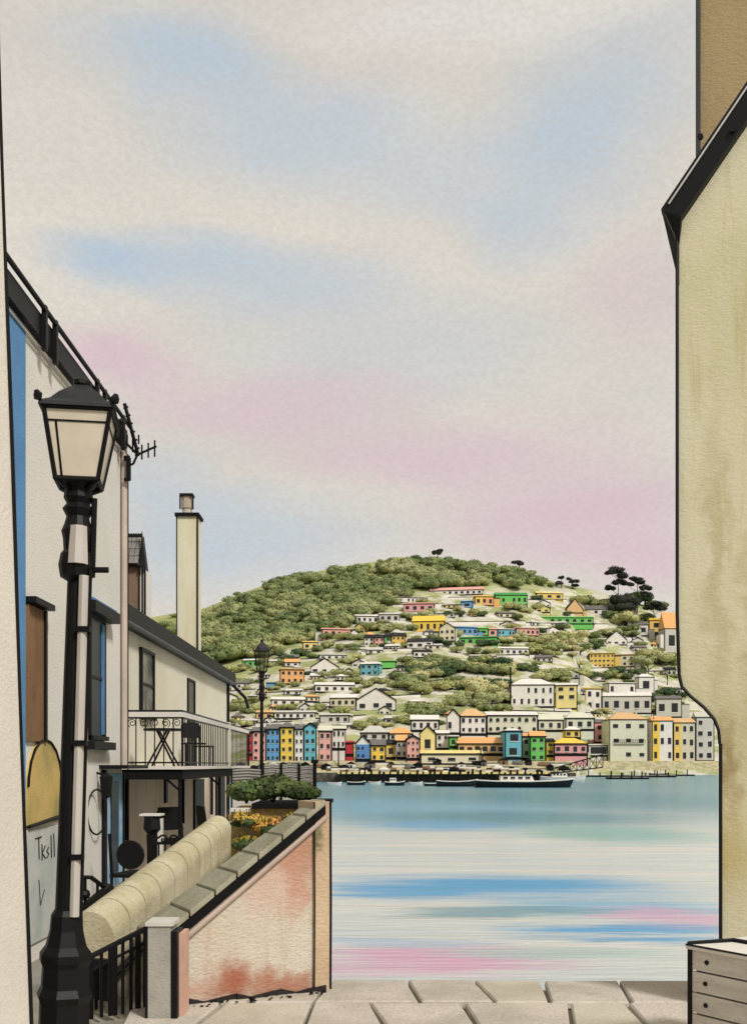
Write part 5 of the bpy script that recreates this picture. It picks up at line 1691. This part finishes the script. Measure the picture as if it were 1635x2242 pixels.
# ---- near wall at the left edge of the view
rt = root('near_left_wall', (-1.3, 3.9, GZ), 'plain cream house wall along the left edge with a thin black corner bead', 'wall')
bx = lambda z: -1.286 - .0335 * (z - 4)
m = MB()
m.hexa([(-4.2, -4, GZ - .1), (bx(3.9), -4, GZ - .1), (bx(3.9), 4.0, GZ - .1), (-4.2, 4.0, GZ - .1), (-4.2, -4, 9.6), (bx(9.6), -4, 9.6), (bx(9.6), 4.0, 9.6), (-4.2, 4.0, 9.6)])
m.build('wall', mat('near_cream_render', lin(226, 220, 210), rough=.95, var=.05, scale=1.4, second=lin(218, 211, 200), bump=.28, bscale=30, grain=.08), rt)
m = MB()
m.tube([(bx(z) + .004 + .002 * math.sin(z * 3), 4.0, z) for z in np.linspace(4, 9.6, 24)], .008, 6)
m.build('corner_bead', INK, rt)

# ---- right hand gabled building
Cc = Vector((2.035, 7.0, 0))
dG = Vector((.93, -.37, 0)).normalized()
nG = Vector((-dG.y, dG.x, 0))        # away from the viewer
if nG.y < 0:
    nG = -nG
rg_m = mat('green_cream_render', lin(214, 208, 180), rough=.95, var=.08, scale=.8, second=lin(202, 197, 160), bump=.28, bscale=24, grain=.1,
           drips=.6, drip_col=lin(184, 174, 128), stains=[((2.25, 6.9, 6.9), (.10, .6, 1.6), lin(172, 160, 116), .5), ((2.33, 6.9, 5.6), (.10, .6, .55), lin(150, 124, 78), .75), ((2.3, 6.9, 5.0), (.3, .8, .5), lin(184, 166, 104), .7), ((2.45, 6.9, 6.3), (.09, .6, 1.2), lin(168, 158, 120), .5)])
rt = root('gabled_house', (2.4, 7, GZ), 'green cream gabled house on the right with a heavy black bargeboard', 'house')
zc = EYE + (HY - 470) * 7.0 / F          # eave height at the corner
# gable outline along dG: slope chosen from the bargeboard
slope = 1.31
Wg = 7.0
prof = [(0.27, GZ - 4.5), (0.27, 5.74), (0.262, 5.83), (0.235, 5.90), (0.17, 5.98), (0.08, 6.06), (0.03, 6.12), (0.012, 6.2), (0, 6.6), (0, zc), (Wg / 2, zc + slope * Wg / 2), (Wg, zc), (Wg, GZ - 4.5)]
poly = [Cc + dG * u + Vector((0, 0, z)) for u, z in prof]
m = MB()
m.prism(poly, nG * 1.7)
m.build('wall', rg_m, rt)
# black edge pipe down the corner
m = MB()
m.tube([Cc + dG * (u - .012) - nG * .012 + Vector((0, 0, z)) for u, z in prof[1:10]][::-1], .012, 6)
m.build('downpipe', INK, rt)
m = MB()
m.tube([Cc + dG * .262 - nG * .012 + Vector((0, 0, 5.74)), Cc + dG * .262 - nG * .012 + Vector((0, 0, 4.3))], .012, 6)
m.build('downpipe', INK, rt)
# bargeboard
bb = MB()
e0 = Vector((-.10, 0, 0))


def gp(u, z, off_):
    return Cc + dG * u + nG * off_ + Vector((0, 0, z))


bw = .24
for (oa, ob, nm, mt, dz0, dz1) in ((-.06, 1.8, 'roof', INK, -.02, .0), ):
    pass
z_at = lambda u: zc + slope * u
bb.add([gp(-.11, z_at(-.11) + .16, -.07), gp(0.01, z_at(0) - .06, -.07), gp(Wg / 2, z_at(Wg / 2), -.07), gp(Wg / 2, z_at(Wg / 2) + .27, -.07),
        gp(-.11, z_at(-.11) + .16, 0.0), gp(0.01, z_at(0) - .06, 0.0), gp(Wg / 2, z_at(Wg / 2), 0.0), gp(Wg / 2, z_at(Wg / 2) + .27, 0.0)],
       [(0, 1, 2, 3), (7, 6, 5, 4), (0, 4, 5, 1), (1, 5, 6, 2), (2, 6, 7, 3), (3, 7, 4, 0)])
bb.build('bargeboard', INK, rt)
m = MB()
m.tube([gp(-.06, z_at(-.11) + .19, -.078), gp(Wg / 2, z_at(Wg / 2) + .25, -.078)], .006, 6)
m.build('bargeboard_trim', mat('pale_lead', lin(200, 198, 194), rough=.5), rt)
m = MB()
m.add([gp(-.11, z_at(-.11) + .17, -.07), gp(Wg / 2, z_at(Wg / 2) + .28, -.07), gp(Wg / 2, z_at(Wg / 2) + .28, 1.8), gp(-.11, z_at(-.11) + .17, 1.8),
       gp(0, z_at(0) + .0, 0), gp(Wg / 2, z_at(Wg / 2), 0), gp(Wg / 2, z_at(Wg / 2), 1.8), gp(0, z_at(0), 1.8)],
      [(0, 1, 2, 3), (7, 6, 5, 4), (1, 5, 6, 2), (3, 7, 4, 0), (2, 6, 7, 3), (0, 4, 5, 1)])
m.add([gp(Wg + .11, z_at(-.11) + .17, -.07), gp(Wg / 2, z_at(Wg / 2) + .28, -.07), gp(Wg / 2, z_at(Wg / 2) + .28, 1.8), gp(Wg + .11, z_at(-.11) + .17, 1.8),
       gp(Wg, z_at(0), 0), gp(Wg / 2, z_at(Wg / 2), 0), gp(Wg / 2, z_at(Wg / 2), 1.8), gp(Wg, z_at(0), 1.8)],
      [(3, 2, 1, 0), (4, 5, 6, 7), (2, 6, 5, 1), (0, 4, 7, 3), (3, 7, 6, 2), (1, 5, 4, 0)])
m.build('roof', MATS['dark_slate'], rt)
m = MB()
m.prism([gp(-.09, z_at(-.11) + .15, -.072), gp(0.02, z_at(0) - .05, -.072), gp(.0, z_at(0) - .20, -.02), gp(-.02, z_at(0) - .16, -.02)], nG * .06)
m.build('eave_corbel', INK, rt)
for u in (.14, .34):
    q = gp(u, z_at(u) + (.26 if u < .2 else .0), -.09)
    MB().tube([q, q + nG * .02], .02, 6).build('bolt', INK, rt)
# taller brown building behind
rt = root('brown_building', (2.8, 9.2, GZ), 'tall brown rendered building rising behind the gabled house', 'building')
xq = (1530 - CX) * 9.2 / F
xl = (1612 - CX) * 9.2 / F
MB().prism([(xl, 9.25, -1), (9, 9.25, -1), (9, 14, -1), (xl * 14 / 9.2 + .3, 14, -1)], (0, 0, 7.6)).build('lower_wall', hmat('stone'), rt)
MB().prism([(xq, 9.2, 6.6), (9, 9.2, 6.6), (9, 14, 6.6), (xq * 14 / 9.2 + .3, 14, 6.6)], (0, 0, 6.9)).build('wall', mat('brown_render', lin(166, 146, 108), rough=.95, var=.16, scale=1.1, second=lin(140, 120, 84), stretch=(2, 2, .6), bump=.5, bscale=18, grain=.25), rt)
MB().box((1525 - CX) * 9.2 / F, 9.18, 7.5, (1531 - CX) * 9.2 / F, 9.24, 13.5).build('corner_bead', INK, rt)
MB().prism([(xq - .03, 9.1, 13.5), (9.1, 9.1, 13.5), (9.1, 14.1, 13.5), (xq * 14 / 9.2 + .25, 14.1, 13.5)], (0, 0, .2)).build('parapet', INK, rt)

# ---- plank sided box at lower right
rt = root('plank_box', (1.75, 5.8, GZ), 'weathered grey plank storage box with black bolts at the lower right', 'box')
K0, K1 = Vector((1.752, 5.80, 0)), Vector((2.65, 4.40, 0))
dK = (K1 - K0).normalized()
nK = Vector((-dK.y, dK.x, 0))
if nK.x < 0:
    nK = -nK
pm = mat('weathered_plank', lin(212, 207, 198), rough=.85, var=.12, scale=3, second=lin(192, 184, 174), stretch=(1, 1, 6), bump=.4, grain=.15)
ztop = 4.585
LK = (K1 - K0).length


def kp(u, z, o_):
    return K0 + dK * u + nK * o_ + Vector((0, 0, z))


core = MB()
core.hexa([kp(.02, GZ, .02), kp(LK, GZ, .02), kp(LK, GZ, .6), kp(.02, GZ, .6), kp(.02, ztop - .01, .02), kp(LK, ztop - .01, .02), kp(LK, ztop - .01, .6), kp(.02, ztop - .01, .6)])
core.build('carcass', INKM, rt)
ph = .117
for j in range(5):
    z0 = ztop - (j + 1) * ph + .005
    z1 = ztop - j * ph - .005
    dz = random.uniform(-.003, .003)
    pk = MB().hexa([kp(0, z0, dz), kp(LK, z0, dz), kp(LK, z0, .02), kp(0, z0, .02), kp(0, z1, dz), kp(LK, z1, dz), kp(LK, z1, .02), kp(0, z1, .02)]).build('plank', pm, rt)
    for u in (.10, .42, .8, 1.25):
        q = kp(u + random.uniform(-.008, .008), (z0 + z1) / 2, dz - .008)
        MB().tube([q, q + nK * .01], .013, 8).build('bolt', INK, pk)
MB().tube([kp(-.006, GZ - .02, -.002), kp(-.006, ztop, -.002)], .015, 6).build('corner_strip', INK, rt)
MB().hexa([kp(-.02, ztop, -.02), kp(LK, ztop, -.02), kp(LK, ztop, .62), kp(-.02, ztop, .62), kp(-.02, ztop + .022, -.02), kp(LK, ztop + .022, -.02), kp(LK, ztop + .022, .62), kp(-.02, ztop + .022, .62)]).build('lid', hmat('white'), rt)
MB().tube([kp(-.02, ztop + .024, -.02), kp(LK, ztop + .024, -.02)], .006, 6).build('lid_edge', INK, rt)
MB().tube([kp(-.02, ztop + .026, .0), kp(.06, ztop + .03, .28), kp(LK, ztop + .03, .30)], .014, 6).build('hinge_strip', INK, rt)

# ================================================================== street lamps
def street_lamp(bx_, by_, s, label, lean=0.0, yaw=.2, scale_w=1.0, highlight_strip=True, glass=None):
    base_ = Vector((bx_, by_, GZ))
    rt = root('street_lamp', base_, label, 'street lamp', 'black lantern street lamps')

    def T(x, y, z):
        return Vector((bx_ + (x * scale_w + lean * z) * s, by_ + y * scale_w * s, GZ + z * s))

    def lathe(prof, name, mt, n=16, x=0, y=0):
        m = MB()
        m.tube([T(x, y, z) for z, r in prof], [r * s * scale_w for z, r in prof], n)
        return m.build(name, mt, rt, False)
    lathe([(-.05, .145), (.12, .145), (.16, .135), (.34, .135), (.38, .15), (.42, .13), (.53, .125), (.56, .14), (.60, .14), (.64, .11), (.72, .09), (.80, .085), (.83, .066)], 'base', INK, 8)
    lathe([(.83, .062), (1.2, .058), (2.0, .052), (2.60, .046)], 'shaft', INK, 14)
    lathe([(2.58, .05), (2.60, .085), (2.66, .095), (2.72, .085), (2.74, .07), (2.80, .075), (2.84, .085), (2.88, .07), (2.92, .06), (2.96, .082), (2.99, .06), (3.02, .078), (3.07, .072), (3.08, .08)], 'collar', INK, 14)
    if highlight_strip:
        lathe([(.80, .026), (2.60, .026)], 'highlight_strip', mat('pale_highlight', lin(190, 184, 176), rough=.5, var=.06), 8, .055, -.055)  # pale strip added as a painted highlight along the black post
        lathe([(.80, .010), (2.64, .010)], 'cable', INK, 6, .087, -.045)
        lathe([(2.60, .016), (3.02, .016)], 'side_rod', INK, 6, .085, -.0)
        for z in (1.1, 1.7, 2.3):
            MB().box(T(.03, -.085, z).x, T(0, -.085, z).y, T(0, 0, z).z, T(.1, 0, z).x, T(0, -.05, z).y, T(0, 0, z + .03).z).build('added_strip_clip', INK, rt)
        lathe([(2.66, .055), (2.86, .045)], 'collar_highlight', mat('pale_highlight', lin(190, 184, 176)), 8, .02, -.055)
    # ladder bar stub
    MB().tube([T(.03, 0, 2.64), T(.17, 0, 2.64)], .016 * s, 6).build('ladder_bar', INK, rt)
    # lantern, four sided, tapered
    zb, zt_ = 3.10, 3.455
    rb_, rt2 = .108, .168
    ca = [(math.cos(yaw + math.pi / 4 + k_ * math.pi / 2), math.sin(yaw + math.pi / 4 + k_ * math.pi / 2)) for k_ in range(4)]
    q2 = math.sqrt(2)
    bot = [T(c_ * rb_ * q2, s_ * rb_ * q2, zb) for c_, s_ in ca]
    top = [T(c_ * rt2 * q2, s_ * rt2 * q2, zt_) for c_, s_ in ca]
    for k_ in range(4):
        k2 = (k_ + 1) % 4
        MB().tube([bot[k_], top[k_]], .013 * s * scale_w, 6).build('frame_post', INK, rt)
        MB().tube([bot[k_], bot[k2]], .014 * s * scale_w, 6).build('bottom_rail', INK, rt)
        MB().tube([top[k_], top[k2]], .016 * s * scale_w, 6).build('top_rail', INK, rt)
        f0 = .80
        MB().tube([bot[k_].lerp(top[k_], f0), bot[k2].lerp(top[k2], f0)], .006 * s * scale_w, 5).build('glazing_bar', INK, rt)
        m0, m1 = bot[k_].lerp(bot[k2], .16), top[k_].lerp(top[k2], .16).lerp(bot[k_].lerp(bot[k2], .16), .2)
        MB().tube([m0, m1], .006 * s * scale_w, 5).build('glazing_bar', INK, rt)
        ctr = (bot[k_] + bot[k2] + top[k_] + top[k2]) / 4
        nn = (ctr - T(0, 0, (zb + zt_) / 2)).normalized() * .003 * s
        MB().add([bot[k_], bot[k2], top[k2], top[k_], bot[k_] - nn, bot[k2] - nn, top[k2] - nn, top[k_] - nn], [(0, 1, 2, 3), (7, 6, 5, 4), (0, 4, 5, 1), (1, 5, 6, 2), (2, 6, 7, 3), (3, 7, 4, 0)]).build('glass_pane', glass or OPAL, rt)
    # roof: concave pyramid
    rings = []
    for (z, r) in ((zt_ + .0, .192), (zt_ + .02, .188), (zt_ + .05, .14), (zt_ + .10, .10), (zt_ + .145, .05), (zt_ + .16, .035)):
        rings.append([T(c_ * r * q2, s_ * r * q2, z) for c_, s_ in ca])
    m = MB()
    for i in range(len(rings) - 1):
        m.add(rings[i] + rings[i + 1], [(k_, (k_ + 1) % 4, 4 + (k_ + 1) % 4, 4 + k_) for k_ in range(4)])
    m.add(rings[0], [(3, 2, 1, 0)])
    m.add(rings[-1], [(0, 1, 2, 3)])
    m.build('lantern_roof', mat('lantern_roof_paint', lin(38, 39, 41), rough=.6, var=.25, scale=9), rt)
    lathe([(zt_ + .15, .03), (zt_ + .17, .045), (zt_ + .19, .045), (zt_ + .21, .02)], 'finial', INK, 8)
    for (c_, s_) in ca:
        q = T(c_ * .192 * q2, s_ * .192 * q2, zt_ + .02)
        MB().tube([q, q + Vector((0, 0, .025 * s)), q + Vector((c_ * .012 * s, s_ * .012 * s, .045 * s))], [.02 * s * scale_w, .024 * s * scale_w, .010 * s * scale_w], 6).build('roof_ear', INK, rt)
    for (c_, s_) in ca:
        MB().tube([T(c_ * .05, s_ * .05, 3.05), T(c_ * rb_ * q2, s_ * rb_ * q2, zb)], .014 * s * scale_w, 5).build('cradle_arm', INK, rt)
    lathe([(3.08, .08), (3.10, .10)], 'lantern_foot', INK, 10)
    return rt


OPAL = mat('cream_lantern_glass', lin(214, 204, 184), rough=.25, var=.06, scale=6, spec=.5)
CLEAR = bpy.data.materials.new('clear_lantern_glass')
CLEAR.use_nodes = True
t = NT(CLEAR.node_tree)
t.n.clear()
o = t.new('ShaderNodeOutputMaterial')
tb, gb, mx = t.new('ShaderNodeBsdfTransparent'), t.new('ShaderNodeBsdfGlossy'), t.new('ShaderNodeMixShader')
tb.inputs[0].default_value = (.86, .88, .84, 1)
gb.inputs['Roughness'].default_value = .1
mx.inputs[0].default_value = .08
t.l.new(tb.outputs[0], mx.inputs[1])
t.l.new(gb.outputs[0], mx.inputs[2])
t.l.new(mx.outputs[0], o.inputs[0])
street_lamp(-1.655, 5.6, 1.0, 'near black street lamp with cream lantern panes, leaning slightly', lean=.028, yaw=.16)
q = P(572, 1690, 20)
street_lamp(q.x, 20.0, 1.09, 'slender far black street lamp standing behind the planter bushes', lean=.004, yaw=.5, scale_w=.6, highlight_strip=False, glass=CLEAR)

# litter of small stones at the foot of the pink wall
pb_ = MB()
for i in range(40):
    f = random.random()
    q = A0.lerp(B0, f) - nW * random.uniform(.04, .16)
    r_ = random.uniform(.004, .014)
    pb_.tube([(q.x, q.y, GZ + .004), (q.x, q.y, GZ + r_ * .6), (q.x, q.y, GZ + r_ * 1.2)], [r_, r_ * 1.3, r_ * .4], 6)
o_ = pb_.build('pebbles', INKM)
o_['kind'] = 'stuff'
tag(o_, 'dark grit scattered along the foot of the pink stair wall', 'grit')
print('objects', len(bpy.data.objects))
